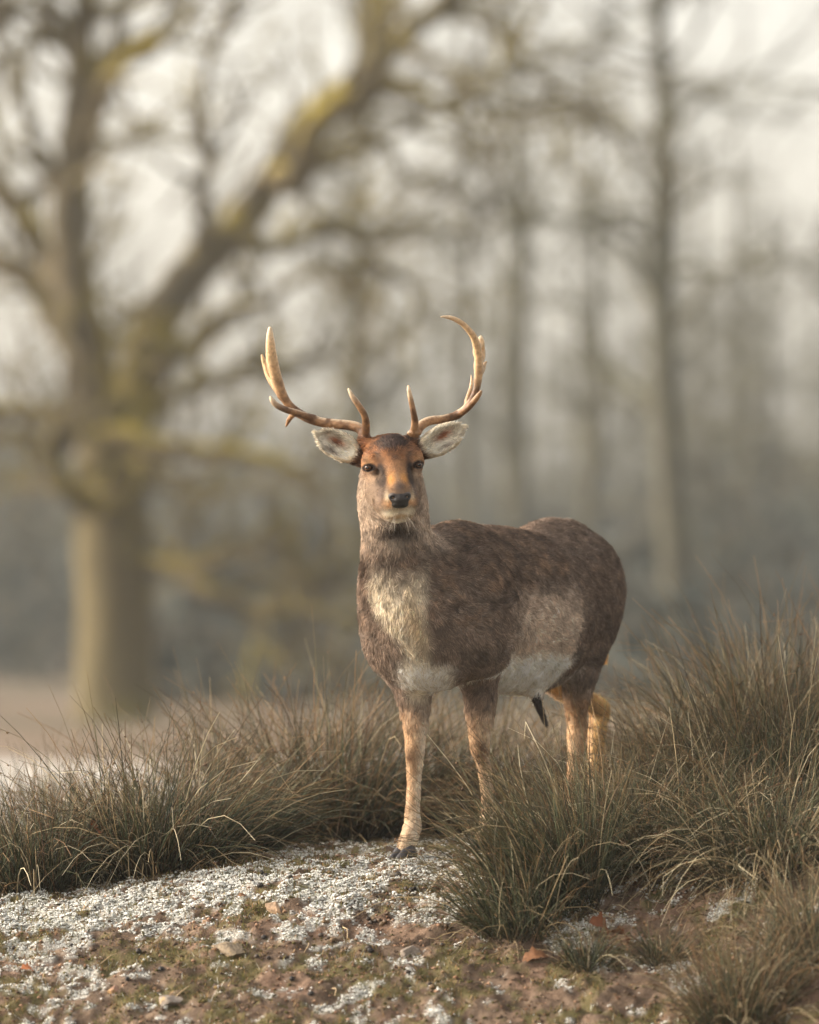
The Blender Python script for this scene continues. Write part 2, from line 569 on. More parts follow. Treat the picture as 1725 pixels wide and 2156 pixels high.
def coat(P, N, part):
    """colour, hair length, flow direction and bare-skin mask for points of the deer"""
    q = (P - DO) @ DE.T
    f, s, z = q[:, 0], q[:, 1], q[:, 2]
    h = (P - HO) @ HR.T
    X, F, Z = h[:, 0], h[:, 1], h[:, 2]
    nb = N @ DE.T
    n1 = fbm(P, 22, 3, 3) - 0.5
    n2 = fbm(P, 70, 5, 2) - 0.5
    n0 = fbm(P, 8, 9, 2) - 0.5
    DK, BR, TAN, GRY = lin(102, 86, 74), lin(128, 112, 99), lin(204, 186, 168), lin(168, 152, 136)
    WHT, PALE, ORG, CRM = lin(246, 240, 228), lin(214, 202, 180), lin(190, 132, 80), lin(206, 186, 160)
    c = np.tile(BR, (len(P), 1))
    zz = z + 0.05 * n0 + 0.03 * n1
    c = mixc(c, DK, smooth(0.66, 0.80, zz))
    legw = np.zeros(len(P))
    for rows in (LF, RF):
        lp, lr = legpts(rows[:5])
        for i_ in range(4):
            ba = lp[i_ + 1] - lp[i_]
            tt = np.clip(((P - lp[i_]) @ ba) / (ba @ ba), 0, 1)
            dd = np.linalg.norm(P - lp[i_] - tt[:, None] * ba, axis=1) / (lr[i_] + tt * (lr[i_ + 1] - lr[i_]))
            legw = np.maximum(legw, 1 - smooth(1.12, 1.38, dd - 0.25 * n1))
    legw = legw * np.where(s < 0, (1 - smooth(0.46, 0.50, z)), 1.0)
    # flank: paler towards the belly, white below
    ff = f + 0.02 * n1
    fl = smooth(0.03, -0.20, ff + 0.12 * (z - 0.62)) * smooth(-0.44, -0.385, ff + 0.25 * (z - 0.6)) * (1 - legw)
    c = mixc(c, lin(146, 118, 94), 0.40 * smooth(0.02, 0.22, n1 + 0.7 * n2) * smooth(0.58, 0.66, z))
    c = mixc(c, lin(84, 66, 54), 0.6 * smooth(0.02, 0.2, -n1 + 0.4 * n0) * smooth(0.58, 0.66, z))
    c = mixc(c, TAN, fl * (1 - smooth(0.62, 0.77, zz)) * 0.95)
    bel = (1 - smooth(0.515, 0.565, zz + 0.06 * (f + 0.4))) * smooth(0.37, 0.41, z) * smooth(-0.03, -0.07, ff) * smooth(-0.47, -0.41, ff + 0.4 * (z - 0.55)) * (1 - legw)
    c = mixc(c, WHT, bel)
    # breast between the fore legs, chest bib
    front = smooth(0.05, 0.55, -N[:, 1])
    bx = P[:, 0] - (-0.030 + 0.055 * smooth(0.70, 0.50, z)) + 0.014 * n1
    bw = 0.040 + 0.040 * smooth(0.54, 0.70, z)
    bib = front * (f > 0.0) * (1 - smooth(bw - 0.022, bw + 0.010, np.abs(bx))) * smooth(0.38, 0.44, z) * (1 - smooth(0.68, 0.80, z + 0.05 * n1 - 0.40 * (np.abs(bx) - 0.03)))
    c = mixc(c, PALE, bib * 0.9)
    c = mixc(c, lin(176, 152, 112), 0.6 * bib * np.exp(-((z - 0.63) / 0.07) ** 2 - ((bx - 0.03) / 0.022) ** 2))
    c = mixc(c, lin(150, 134, 118), 0.4 * bib * smooth(0.05, 0.25, n1 + n2))
    under = (1 - legw) * smooth(0.1, 0.7, -nb[:, 2]) * smooth(0.30, 0.40, z) * (1 - smooth(0.49, 0.54, zz)) * np.where(f > -0.02, 1 - smooth(0.05, 0.10, np.abs(bx - 0.02)), 1.0)
    c = mixc(c, WHT, 0.9 * under * (np.abs(s) < 0.13))
    # neck
    nk = smooth(0.78, 0.88, z) * smooth(0.05, 0.14, f)
    nkc = mixc(np.tile(GRY, (len(P), 1)), lin(134, 117, 102), smooth(-0.1, 0.15, n0 + 0.2 * n1))
    c = c * (1 - nk[:, None]) + nkc * nk[:, None]
    side = nk * smooth(0.2, 0.9, np.abs((N @ HX)))
    c = mixc(c, lin(178, 160, 142), 0.7 * side)
    gp = front * np.exp(-((z - 0.855) / 0.045) ** 2) * np.exp(-((P[:, 0] + 0.035) / 0.030) ** 2)
    c = mixc(c, lin(165, 155, 142), 0.65 * gp)
    # legs
    leg = (1 - smooth(0.40, 0.50, zz)) * (np.abs(z) < 0.6)
    fore = f > -0.35
    up = smooth(0.30, 0.44, zz)
    lc = np.tile(lin(200, 176, 148), (len(P), 1))
    inner = np.where(fore, smooth(-0.2, 0.7, N @ HX * np.where(s < 0, 1, 0.3)), smooth(0.0, 0.7, N @ np.array([-0.5, -0.8, 0])))
    lc = mixc(lc, lin(218, 202, 180), inner * np.where(fore, 0.85, 0.2))
    lc = mixc(lc, lin(184, 150, 114), (1 - inner) * 0.6 * smooth(0.02, 0.30, z))
    lc = mixc(lc, lin(128, 110, 96), up * np.where(fore, 1.0, 0.95))
    for row, i, st in ((RF, 5, 0.9), (LF, 6, 1.0)):
        kp = at(row[i][0] - (10 if row is RF else 0), row[i][1] - 6, row[i][2] - 0.02)
        d2 = (P - kp) / np.array([0.018 if row is RF else 0.030, 0.03, 0.026])
        lc = mixc(lc, lin(112, 82, 56), st * np.exp(-(d2 ** 2).sum(1)))
    hindf = ~fore
    # hind legs: warm tan, greyer above
    lc = np.where((hindf & (s >= 0.0))[:, None], mixc(lc, lin(178, 142, 104), np.full(len(P), 0.6)), lc)
    lc = np.where((hindf & (s < -0.0))[:, None], mixc(lc, lin(196, 158, 112), np.full(len(P), 0.6)), lc)
    isleg = leg * (1 - bel) * (z < 0.52)
    isleg = np.where(fore & (z > 0.40), isleg * (1 - under) * legw * (1 - bib), isleg)
    c = c * (1 - isleg[:, None]) + lc * isleg[:, None]
    hind_up = (~fore) & (f < -0.40) & (z > 0.38)
    c = np.where(hind_up[:, None] & (s > -0.02)[:, None], mixc(c, lin(112, 96, 84), 0.75 * smooth(0.38, 0.46, z) * (1 - bel)), c)
    # inside of the far thigh
    it = (~fore) & (s < 0.02) & (nb[:, 1] > 0.0) & (z < 0.55)
    c = np.where(it[:, None], lin(206, 172, 122)[None, :], c)
    # white seat patch
    seat = smooth(0.35, 0.8, -nb[:, 0]) * smooth(-0.72, -0.80, f) * smooth(0.5, 0.56, z) * (1 - smooth(0.80, 0.86, z))
    c = mixc(c, WHT, 0.9 * seat)
    tail = smooth(-0.86, -0.89, f) * (z > 0.6)
    c = mixc(c, lin(205, 150, 80), tail * (z > 0.5))
    # ---- head
    hd = smooth(-0.105, -0.085, F + 0.25 * np.abs(X)) * smooth(-0.170, -0.162, Z) * smooth(-0.012, 0.014, F + 0.030 + 1.15 * (Z + 0.07))
    hd = np.where(part > 0, 0, hd)
    aX = np.abs(X)
    hc = np.tile(lin(132, 112, 94), (len(P), 1))
    hc = mixc(hc, lin(166, 112, 70), smooth(-0.035, 0.02, Z) * (1 - smooth(0.085, 0.11, Z)) * 0.85)
    hc = mixc(hc, lin(96, 68, 50), 0.75 * smooth(-0.05, 0.2, n2 + 0.5 * n1) * smooth(-0.05, -0.01, Z))
    hc = mixc(hc, lin(150, 112, 80), g(X, F, Z, (0, 0.03, 0.0), (0.032, 0.2, 0.03)) * 0.8)
    hc = mixc(hc, lin(62, 48, 44), np.clip(1.9 * g(X, F, Z, (0.004, 0, 0.064), (0.040, 0.3, 0.024)) * (0.85 + 1.4 * n2 + 1.2 * n1), 0, 1))
    hc = mixc(hc, lin(78, 60, 52), 0.75 * g(X, F, Z, (0.0, 0, 0.022), (0.012, 0.3, 0.010)))
    hc = mixc(hc, lin(202, 146, 84), np.clip(1.1 * g(aX, F, Z, (0.018, 0.08, -0.040), (0.014, 0.3, 0.022)), 0, 1))
    hc = mixc(hc, lin(50, 38, 32), np.clip(1.9 * g(aX, F, Z, (0.039, 0.0, -0.024), (0.0115, 0.3, 0.036)), 0, 1))      # dark stripe below the inner eye
    hc = mixc(hc, lin(92, 76, 64), 0.7 * g(aX, F, Z, (0.042, 0, 0.030), (0.010, 0.3, 0.014)))
    hc = mixc(hc, lin(186, 150, 112), 0.7 * g(aX, F, Z, (0.068, 0, 0.020), (0.014, 0.3, 0.012)))      # pale lid
    hc = mixc(hc, lin(164, 138, 112), 0.7 * g(aX, F, Z, (0.062, 0, -0.026), (0.018, 0.3, 0.014)))
    hc = mixc(hc, lin(104, 86, 76), np.clip(1.1 * g(X, F, Z, (0.0, 0.11, -0.057), (0.022, 0.06, 0.015)), 0, 1))       # dark top of the muzzle
    hc = mixc(hc, lin(86, 70, 62), 0.9 * g(aX, F, Z, (0.042, 0.08, -0.080), (0.011, 0.09, 0.020)))
    hc = mixc(hc, lin(205, 150, 98), 0.95 * g(aX, F, Z, (0.030, 0.11, -0.098), (0.012, 0.06, 0.012)))
    hc = mixc(hc, lin(214, 196, 166), 0.8 * g(aX, F, Z, (0.033, 0.11, -0.084), (0.006, 0.05, 0.014)))
    hc = mixc(hc, lin(218, 208, 186), np.clip(1.3 * g(aX, F, Z, (0.018, 0.10, -0.122), (0.022, 0.09, 0.013)), 0, 1))
    hc = mixc(hc, lin(176, 148, 110), np.clip(1.1 * g(X, F, Z, (0, 0.09, -0.136), (0.030, 0.09, 0.007)), 0, 1))
    hc = mixc(hc, lin(226, 218, 200), np.clip(1.2 * g(X, F, Z, (0, 0.08, -0.150), (0.040, 0.09, 0.009)), 0, 1))
    c = c * (1 - hd[:, None]) + hc * hd[:, None]
    thr = g(X, F, Z, (0, 0.0, -0.172), (0.06, 0.10, 0.022)) * (1 - hd)
    c = mixc(c, lin(66, 54, 46), np.clip(1.3 * thr, 0, 1))
    # eye surround
    ed = np.sqrt(((aX - 0.066) / 0.0175) ** 2 + ((Z - 0.0) / 0.0115) ** 2)
    c = mixc(c, lin(40, 30, 26), (1 - smooth(0.85, 1.15, ed)) * hd * (F > -0.02))
    # ---- ears
    for k, (E, ax, sd, fw, mid, L) in enumerate(EARS):
        e = P - mid
        ea, es, ef = e @ ax / L, e @ sd / 0.036, N @ fw
        inside = smooth(0.15, 0.5, ef)
        ec = np.tile(lin(120, 98, 80), (len(P), 1))
        ic = np.tile(lin(206, 200, 184), (len(P), 1))
        up_ = es * (1 if sd @ UP > 0 else -1)
        ic = mixc(ic, lin(150, 96, 66), np.clip(1.2 * np.exp(-((ea - 0.02) / 0.36) ** 2 - ((up_ - 0.20) / 0.26) ** 2), 0, 1))
        ic = mixc(ic, lin(96, 76, 64), 0.75 * np.exp(-((ea - 0.0) / 0.35) ** 2 - ((up_ + 0.62) / 0.18) ** 2))
        ic = mixc(ic, lin(120, 106, 94), np.clip(0.6 * smooth(0.0, 0.2, n1 + n2) * smooth(0.3, 0.7, ea), 0, 1))
        ec = ec * (1 - inside[:, None]) + ic * inside[:, None]
        ec = mixc(ec, lin(224, 212, 190), np.clip(smooth(0.78, 0.95, np.sqrt((ea * 0.98) ** 2 + (es * 1.0) ** 2)) * 0.8, 0, 1))
        ec = mixc(ec, lin(110, 84, 66), smooth(-0.85, -1.05, ea))
        m = part == k + 1
        c[m] = ec[m]
    c = c * (1 + 0.30 * n1[:, None] + 0.22 * n2[:, None])
    # ---- hair length and flow
    Ln = np.full(len(P), 0.017)
    Ln = np.where(z < 0.42, 0.010 + 0.010 * smooth(0.3, 0.42, z), Ln)
    Ln = np.where(nk > 0.5, 0.014, Ln)
    Ln = np.where(bib > 0.3, 0.017, Ln)
    Ln = Ln * (1 - hd) + 0.0068 * hd
    Ln = np.where((hd > 0.5) & (Z > 0.035), 0.014, Ln)
    Ln = np.where(g(X, F, Z, (0, 0.06, -0.155), (0.06, 0.08, 0.022)) > 0.25, 0.006, Ln)
    Ln = np.where(part > 0, 0.011, Ln)
    Ln = np.where(tail > 0.5, 0.05, Ln)
    flow = np.tile(-DH + np.array([0, 0, -0.55]), (len(P), 1))
    nkw = np.clip(nk + bib, 0, 1)[:, None]
    flow = flow * (1 - nkw) + np.array([0.05, 0.10, -1.0]) * nkw
    lw = ((z < 0.5).astype(float))[:, None]
    flow = flow * (1 - lw) + np.array([0, 0, -1.0]) * lw
    hflow = (-HF[None, :] * 1.0 + X[:, None] * 9.0 * HX[None, :] + HZ[None, :] * (0.7 * smooth(-0.12, -0.04, Z) - 0.5)[:, None])
    flow = flow * (1 - hd[:, None]) + hflow * hd[:, None]
    for k, (E, ax, sd, fw, mid, L) in enumerate(EARS):
        m = part == k + 1
        flow[m] = ax + 0.4 * ((P[m] - mid) @ sd)[:, None] / 0.036 * sd
    nosez = ((X / 0.030) ** 2 + ((Z + 0.087) / 0.023) ** 2 < 1) & (F > 0.080)
    bare = (ed < 1.05) & (hd > 0.5) & (F > -0.02) | nosez | (z < 0.02)
    return np.clip(c, 0.004, 0.9), Ln, nrm(flow), bare

col, Ln_, fl_, br_ = coat(W, NRM, part)
deer = empty("deer", (DO[0] + 0.15, DO[1] + 0.3, 0.0))
tag(deer, "fallow buck with curved antlers standing on the frosty bank facing the viewer", "deer")
skin_mat = tone_mat("deer skin", rough=0.85, spec=0.15, noise=0.12, nscale=160, bump=0.25, bscale=260)
body = local_obj("body", W, Q, skin_mat, deer, col * 0.86)

# ---- coat of hair
def fur_material():
    m, nt, b, out = new_mat("deer hair")
    L = nt.links.new
    a = nt.nodes.new('ShaderNodeAttribute')
    a.attribute_name = 'tone'
    d = nt.nodes.new('ShaderNodeBsdfDiffuse')
    t = nt.nodes.new('ShaderNodeBsdfTranslucent')
    gl = nt.nodes.new('ShaderNodeBsdfHair')
    gl.component = 'Reflection'
    gl.inputs['RoughnessU'].default_value = 0.45
    gl.inputs['RoughnessV'].default_value = 0.6
    gl.inputs['Color'].default_value = (0.28, 0.26, 0.24, 1)
    L(a.outputs['Color'], d.inputs['Color'])
    L(a.outputs['Color'], t.inputs['Color'])
    m1 = nt.nodes.new('ShaderNodeMixShader')
    m1.inputs[0].default_value = 0.42
    L(d.outputs[0], m1.inputs[1]); L(t.outputs[0], m1.inputs[2])
    m2 = nt.nodes.new('ShaderNodeMixShader')
    m2.inputs[0].default_value = 0.10
    L(m1.outputs[0], m2.inputs[1]); L(gl.outputs[0], m2.inputs[2])
    L(m2.outputs[0], out.inputs['Surface'])
    return m
hair_mat = fur_material()

def hair_object(name, pts, rad, tone, parent, mat):
    """pts (n,k,3) world positions, rad (n,k), tone (n,3)"""
    n, k, _ = pts.shape
    cu = bpy.data.hair_curves.new(name)
    cu.add_curves([k] * n)
    po = np.array(parent.location)
    cu.attributes['position'].data.foreach_set('vector', (pts - po).reshape(-1).astype(np.float32))
    ra = cu.attributes.get('radius') or cu.attributes.new('radius', 'FLOAT', 'POINT')
    ra.data.foreach_set('value', rad.reshape(-1).astype(np.float32))
    ca = cu.attributes.new('tone', 'FLOAT_COLOR', 'CURVE')
    c4 = np.ones((n, 4), np.float32)
    c4[:, :3] = tone
    ca.data.foreach_set('color', c4.ravel())
    cu.materials.append(mat)
    o = bpy.data.objects.new(name, cu)
    C.objects.link(o)
    o.parent = parent
    return o

def grow(n_hair):
    tri = np.concatenate([Q[:, [0, 1, 2]], Q[:, [0, 2, 3]]])
    a, b_, c_ = W[tri[:, 0]], W[tri[:, 1]], W[tri[:, 2]]
    area = 0.5 * np.linalg.norm(np.cross(b_ - a, c_ - a), axis=1)
    dens = 1.0 / np.clip(Ln_[tri[:, 0]], 0.008, 0.03) ** 1.15
    dens = dens * np.where(br_[tri[:, 0]], 0, 1)
    dens = dens * np.where(W[tri[:, 0], 2] < 0.45, 0.75, 1)
    p = area * dens
    cum = np.cumsum(p / p.sum())
    r = np.random.default_rng(11)
    ti = np.searchsorted(cum, r.random(n_hair))
    ti = np.clip(ti, 0, len(tri) - 1)
    u, v = r.random(n_hair), r.random(n_hair)
    sw = u + v > 1
    u[sw], v[sw] = 1 - u[sw], 1 - v[sw]
    w3 = np.stack([1 - u - v, u, v], 1)
    P = (W[tri[ti]] * w3[..., None]).sum(1)
    N = nrm((NRM[tri[ti]] * w3[..., None]).sum(1))
    pt = part[tri[ti, 0]]
    c, L, fl, bare = coat(P, N, pt)
    k = ~bare
    P, N, c, L, fl = P[k], N[k], c[k], L[k], fl[k]
    n = len(P)
    # tangent flow with clumps and whorls
    jit = np.stack([(vnoise(P, 34, 40 + i) - 0.5) * 1.2 + (vnoise(P, 95, 44 + i) - 0.5) * 1.3 for i in range(3)], 1) + r.normal(0, 0.16, (n, 3))
    fl = fl + jit
    ft = nrm(fl - (fl * N).sum(1, keepdims=True) * N)
    lift = np.clip(0.36 + 0.55 * (vnoise(P, 60, 60) - 0.5) + r.normal(0, 0.13, n), 0.06, 1.1)
    L = L * (0.7 + 0.6 * r.random(n))
    K = 4
    pts = np.zeros((n, K, 3))
    p = P - N * 0.0015
    pts[:, 0] = p
    for i in range(1, K):
        li = (lift * (1.25 - 0.35 * i))[:, None]
        d = nrm(ft * np.cos(li) + N * np.sin(li) + np.array([0, 0, -0.04 * i]))
        p = p + d * (L / (K - 1))[:, None]
        pts[:, i] = p
    wd = np.where(L > 0.010, 0.00088, 0.00058)[:, None] * np.array([1.0, 0.95, 0.7, 0.18])[None, :]
    clump = vnoise(P * np.array([1, 1, 0.7]), 100, 81) * 0.5 + vnoise(P, 42, 82) * 0.5
    clump = np.clip(0.5 + (clump - 0.5) * 1.7, 0, 1)
    strand = c * ((0.62 + 0.76 * r.random(n)) * (1.12 + (1.25 - 0.75 * np.clip(c.mean(1) * 1.9, 0, 1)) * (clump - 0.5)))[:, None]
    # agouti: a share of pale-tipped and of dark guard hairs
    pale = r.random(n) < 0.13
    strand[pale] = strand[pale] * 1.5 + 0.012
    return pts, wd, np.clip(strand, 0.003, 0.95)
pts, wd, tone = grow(300000)
hair_object("coat", pts, wd, tone, deer, hair_mat)

# ---- eyes
eye_mat, nt, b, out = new_mat("deer eye")
tc = nt.nodes.new('ShaderNodeTexCoord')
sx_ = nt.nodes.new('ShaderNodeSeparateXYZ')
nt.links.new(tc.outputs['Object'], sx_.inputs[0])
vl = nt.nodes.new('ShaderNodeVectorMath'); vl.operation = 'LENGTH'
cx = nt.nodes.new('ShaderNodeCombineXYZ')
nt.links.new(sx_.outputs['X'], cx.inputs[0])
mz = nt.nodes.new('ShaderNodeMath'); mz.operation = 'MULTIPLY'; mz.inputs[1].default_value = 1.5
nt.links.new(sx_.outputs['Z'], mz.inputs[0]); nt.links.new(mz.outputs[0], cx.inputs[2])
nt.links.new(cx.outputs[0], vl.inputs[0])
cr = nt.nodes.new('ShaderNodeValToRGB')
cr.color_ramp.elements[0].position = 0.0042; cr.color_ramp.elements[0].color = (0.004, 0.003, 0.003, 1)
cr.color_ramp.elements[1].position = 0.0052; cr.color_ramp.elements[1].color = (0.22, 0.09, 0.03, 1)
e3 = cr.color_ramp.elements.new(0.0088); e3.color = (0.05, 0.02, 0.008, 1)
e4 = cr.color_ramp.elements.new(0.0100); e4.color = (0.006, 0.004, 0.003, 1)
nt.links.new(vl.outputs['Value'], cr.inputs[0])
nt.links.new(cr.outputs[0], b.inputs['Base Color'])
b.inputs['Roughness'].default_value = 0.05
b.inputs['Specular IOR Level'].default_value = 0.3
def ball(c, r, nu=20, nv=12, sq=(1, 1, 1)):
    th = np.linspace(0, math.pi, nv)
    ph = np.arange(nu) * 2 * math.pi / nu
    V = np.stack([np.outer(np.sin(th), np.cos(ph)), np.outer(np.sin(th), np.sin(ph)), np.outer(np.cos(th), np.ones(nu))], -1).reshape(-1, 3)
    i = np.arange(nv - 1)[:, None] * nu
    a = np.arange(nu)[None, :]; n_ = (a + 1) % nu
    F_ = np.stack([i + a, i + nu + a, i + nu + n_, i + n_], -1).reshape(-1, 4)
    return V * r * np.array(sq) + np.array(c), F_
for sx in (-1, 1):
    V, F_ = ball((0, 0, 0), 0.0128)
    me = mesh_data("eye", V, F_, eye_mat)
    o = obj("eye", me, deer, Hd(sx * 0.0645, 0.0065, 0.000))
    o.rotation_euler = (0, 0, sx * math.radians(28))

# ---- nose pad with nostrils
nose_mat = tone_mat("deer nose", rough=0.42, spec=0.35, noise=0.15, nscale=300, bump=0.35, bscale=420)
S = Solid(tuple(np.arange(-w, w, 0.0016) for w in (0.042, 0.035, 0.034)), Hd(0, 0.124, -0.088), HR)
S.ell(Hd(0, 0.119, -0.089), (0.0250, 0.021, 0.0195), HR, 0.01)
for sx in (-1, 1):
    S.ell(Hd(sx * 0.0185, 0.115, -0.081), (0.0130, 0.020, 0.0125), HR, 0.008)
    S.ell(Hd(sx * 0.0205, 0.1375, -0.0850), (0.0075, 0.0095, 0.0048), np.stack([HX * 0.94 + sx * 0.34 * HZ, HF, HZ * 0.94 - sx * 0.34 * HX]), 0.003, cut=True)
S.ell(Hd(0, 0.115, -0.104), (0.0225, 0.019, 0.010), HR, 0.008)
w_, q_ = S.mesh(relax=1)
hz = (w_ - HO) @ HR.T
nc = np.tile(lin(36, 31, 30), (len(w_), 1))
nc = mixc(nc, lin(130, 116, 106), 0.45 * smooth(-0.080, -0.070, hz[:, 2]) * (np.abs(hz[:, 0]) > 0.006))  # grey highlight on the upper pad, painted into the colour
nc = mixc(nc, lin(20, 16, 14), g(np.abs(hz[:, 0]), hz[:, 1], hz[:, 2], (0.0205, 0.125, -0.085), (0.007, 0.03, 0.005)))
nc = mixc(nc, lin(24, 20, 18), smooth(-0.090, -0.098, hz[:, 2]))
local_obj("nose", w_, q_, nose_mat, deer, nc)

# ---- hooves: two claws each
hoof_mat = tone_mat("deer hoof", rough=0.45, spec=0.45, noise=0.2, nscale=120, bump=0.3, bscale=180)
for rows, drop in ((RF, 1811), (LF, 1796), (LH, 1787), (RH, 1779)):
    px, py, Y, wpx = rows[-1]
    top = at(px, py, Y)
    gz = at(px, drop, Y)[2]
    hh = top[2] - gz
    S = Solid((np.arange(-0.09, 0.10, 0.0024), np.arange(-0.05, 0.05, 0.0024), np.arange(-0.03, 0.06, 0.0024)), np.array([top[0], top[1], gz]), DE)
    for sd_ in (-1, 1):
        c0 = np.array([top[0], top[1], gz]) + DL * sd_ * 0.0130
        toe = c0 + DH * 0.056 + UP * 0.006
        S.cone(c0 + UP * max(hh - 0.004, 0.02) - DH * 0.002, toe + DL * (-sd_) * 0.003, 0.0175, 0.0070, 0.0)
        S.cone(c0 - DH * 0.016 + UP * 0.013, toe, 0.0150, 0.0065, 0.003)
        S.cone(c0 + UP * max(hh - 0.004, 0.02), c0 - DH * 0.016 + UP * 0.013, 0.0165, 0.0150, 0.003)
    w_, q_ = S.mesh(relax=1)
    w_[:, 2] = np.maximum(w_[:, 2], gz - 0.004)
    n_ = fbm(w_, 60, 4, 2)
    hc_ = mixc(np.tile(lin(44, 43, 47), (len(w_), 1)), lin(70, 67, 68), smooth(0.4, 0.7, n_))
    local_obj("hoof", w_, q_, hoof_mat, deer, hc_)
    # dew claws
    for sd_ in (-1, 1):
        p0 = top - DH * 0.024 + DL * sd_ * 0.011 + UP * 0.026
        V, F_ = ball(p0, 0.0065, 10, 7, (0.8, 1.0, 1.4))
        local_obj("dewclaw", V, F_, hoof_mat, deer, np.tile(lin(34, 30, 30), (len(V), 1)))

# ---- antlers
antler_mat = tone_mat("antler", rough=0.5, spec=0.35, noise=0.22, nscale=130, bump=0.3, bscale=160)
def antler(beam, brow, tines, blades, tip_pale, name="antler"):
    allp = np.array([p for p, r in beam] + [p for p, r in brow] + [p for t in tines for p, r in t] + [p for t in blades for p, r in t])
    lo, hi = allp.min(0) - 0.03, allp.max(0) + 0.03
    S = Solid(tuple(np.arange(0, hi[k] - lo[k], 0.0027) for k in range(3)), lo)
    for chain, k in [(beam, 0.008), (brow, 0.010)] + [(t, 0.008) for t in tines] + [(t, 0.014) for t in blades]:
        S.chain([p for p, r in chain], [r for p, r in chain], k, 3)
    # burr at the base
    V0 = beam[0][0]
    r_ = np.random.default_rng(3)
    for i in range(11):
        a = i * 2 * math.pi / 11
        S.ell(V0 + UP * 0.001 + 0.0165 * np.array([math.cos(a), math.sin(a), 0]), np.array([0.005, 0.005, 0.004]) * r_.uniform(0.8, 1.25), np.eye(3), 0.004)
    w, q = S.mesh(relax=1)
    n = vert_normals(w, q)
    # fine ridges along the beam
    w = w + n * (0.0012 * (fbm(w * np.array([1, 1, 1]), 90, 8, 2) - 0.5))[:, None]
    hh = smooth(V0[2] + 0.07, V0[2] + 0.24, w[:, 2])
    nn = fbm(w, 30, 21, 3)
    c = mixc(np.tile(lin(92, 64, 40), (len(w), 1)), lin(138, 100, 66), smooth(0.35, 0.68, nn))
    c = mixc(c, lin(212, 178, 136), np.clip(hh * 0.85 + 0.6 * (nn - 0.45), 0, 0.95))
    c = mixc(c, lin(200, 180, 152), 0.75 * smooth(0.35, 0.9, n[:, 2]) * smooth(0.40, 0.55, nn))  # upward faces paler: light from above painted into the colour
    for t in tip_pale:
        c = mixc(c, lin(222, 200, 170), 0.85 * np.exp(-(((w - t) / 0.028) ** 2).sum(1)))
    dk = fbm(w * np.array([0.5, 1, 0.5]), 240, 31, 2)
    c = mixc(c, lin(104, 68, 40), 0.45 * smooth(0.56, 0.75, dk) * (1 - 0.4 * hh))
    return local_obj(name, w, q, antler_mat, deer, c)

def AP(px, py, dy, wpx): return (at(px, py, 15.12 + dy), 0.5 * wpx * 15.12 / FPX)
# the deer's right antler (picture left)
antler([AP(768, 922, 0, 23), AP(762, 908, 0.005, 22), AP(751, 899, 0.012, 22), AP(730, 895, 0.022, 21), AP(700, 892, 0.034, 21), AP(672, 888, 0.045, 20.5), AP(648, 880, 0.052, 20),
        AP(625, 867, 0.055, 19), AP(607, 850, 0.052, 18), AP(594, 828, 0.045, 20), AP(584, 800, 0.035, 22), AP(576, 770, 0.022, 24), AP(571, 740, 0.010, 22), AP(569, 712, -0.002, 17), AP(569, 692, -0.010, 9)],
       [AP(769, 921, -0.004, 18), AP(771, 895, -0.028, 17), AP(768, 875, -0.045, 14.5), AP(757, 856, -0.055, 13.5), AP(742, 834, -0.058, 11), AP(734, 819, -0.056, 6)],
       [[AP(660, 882, 0.046, 17), AP(630, 871, 0.020, 15), AP(603, 863, -0.005, 14), AP(584, 854, -0.022, 13), AP(574, 844, -0.03, 11), AP(570, 836, -0.032, 6)],
        [AP(622, 868, 0.055, 14), AP(611, 880, 0.085, 11), AP(606, 890, 0.098, 8), AP(602, 899, 0.105, 3)]],
       [[AP(592, 832, 0.055, 14), AP(577, 810, 0.075, 16), AP(566, 790, 0.088, 15), AP(559, 770, 0.092, 12), AP(554, 756, 0.092, 9), AP(552, 747, 0.090, 5)],
        [AP(585, 808, 0.05, 18), AP(576, 785, 0.055, 20), AP(570, 765, 0.05, 18), AP(567, 745, 0.035, 15)]],
       [at(734, 819, 15.06), at(570, 838, 15.09), at(569, 694, 15.11)])
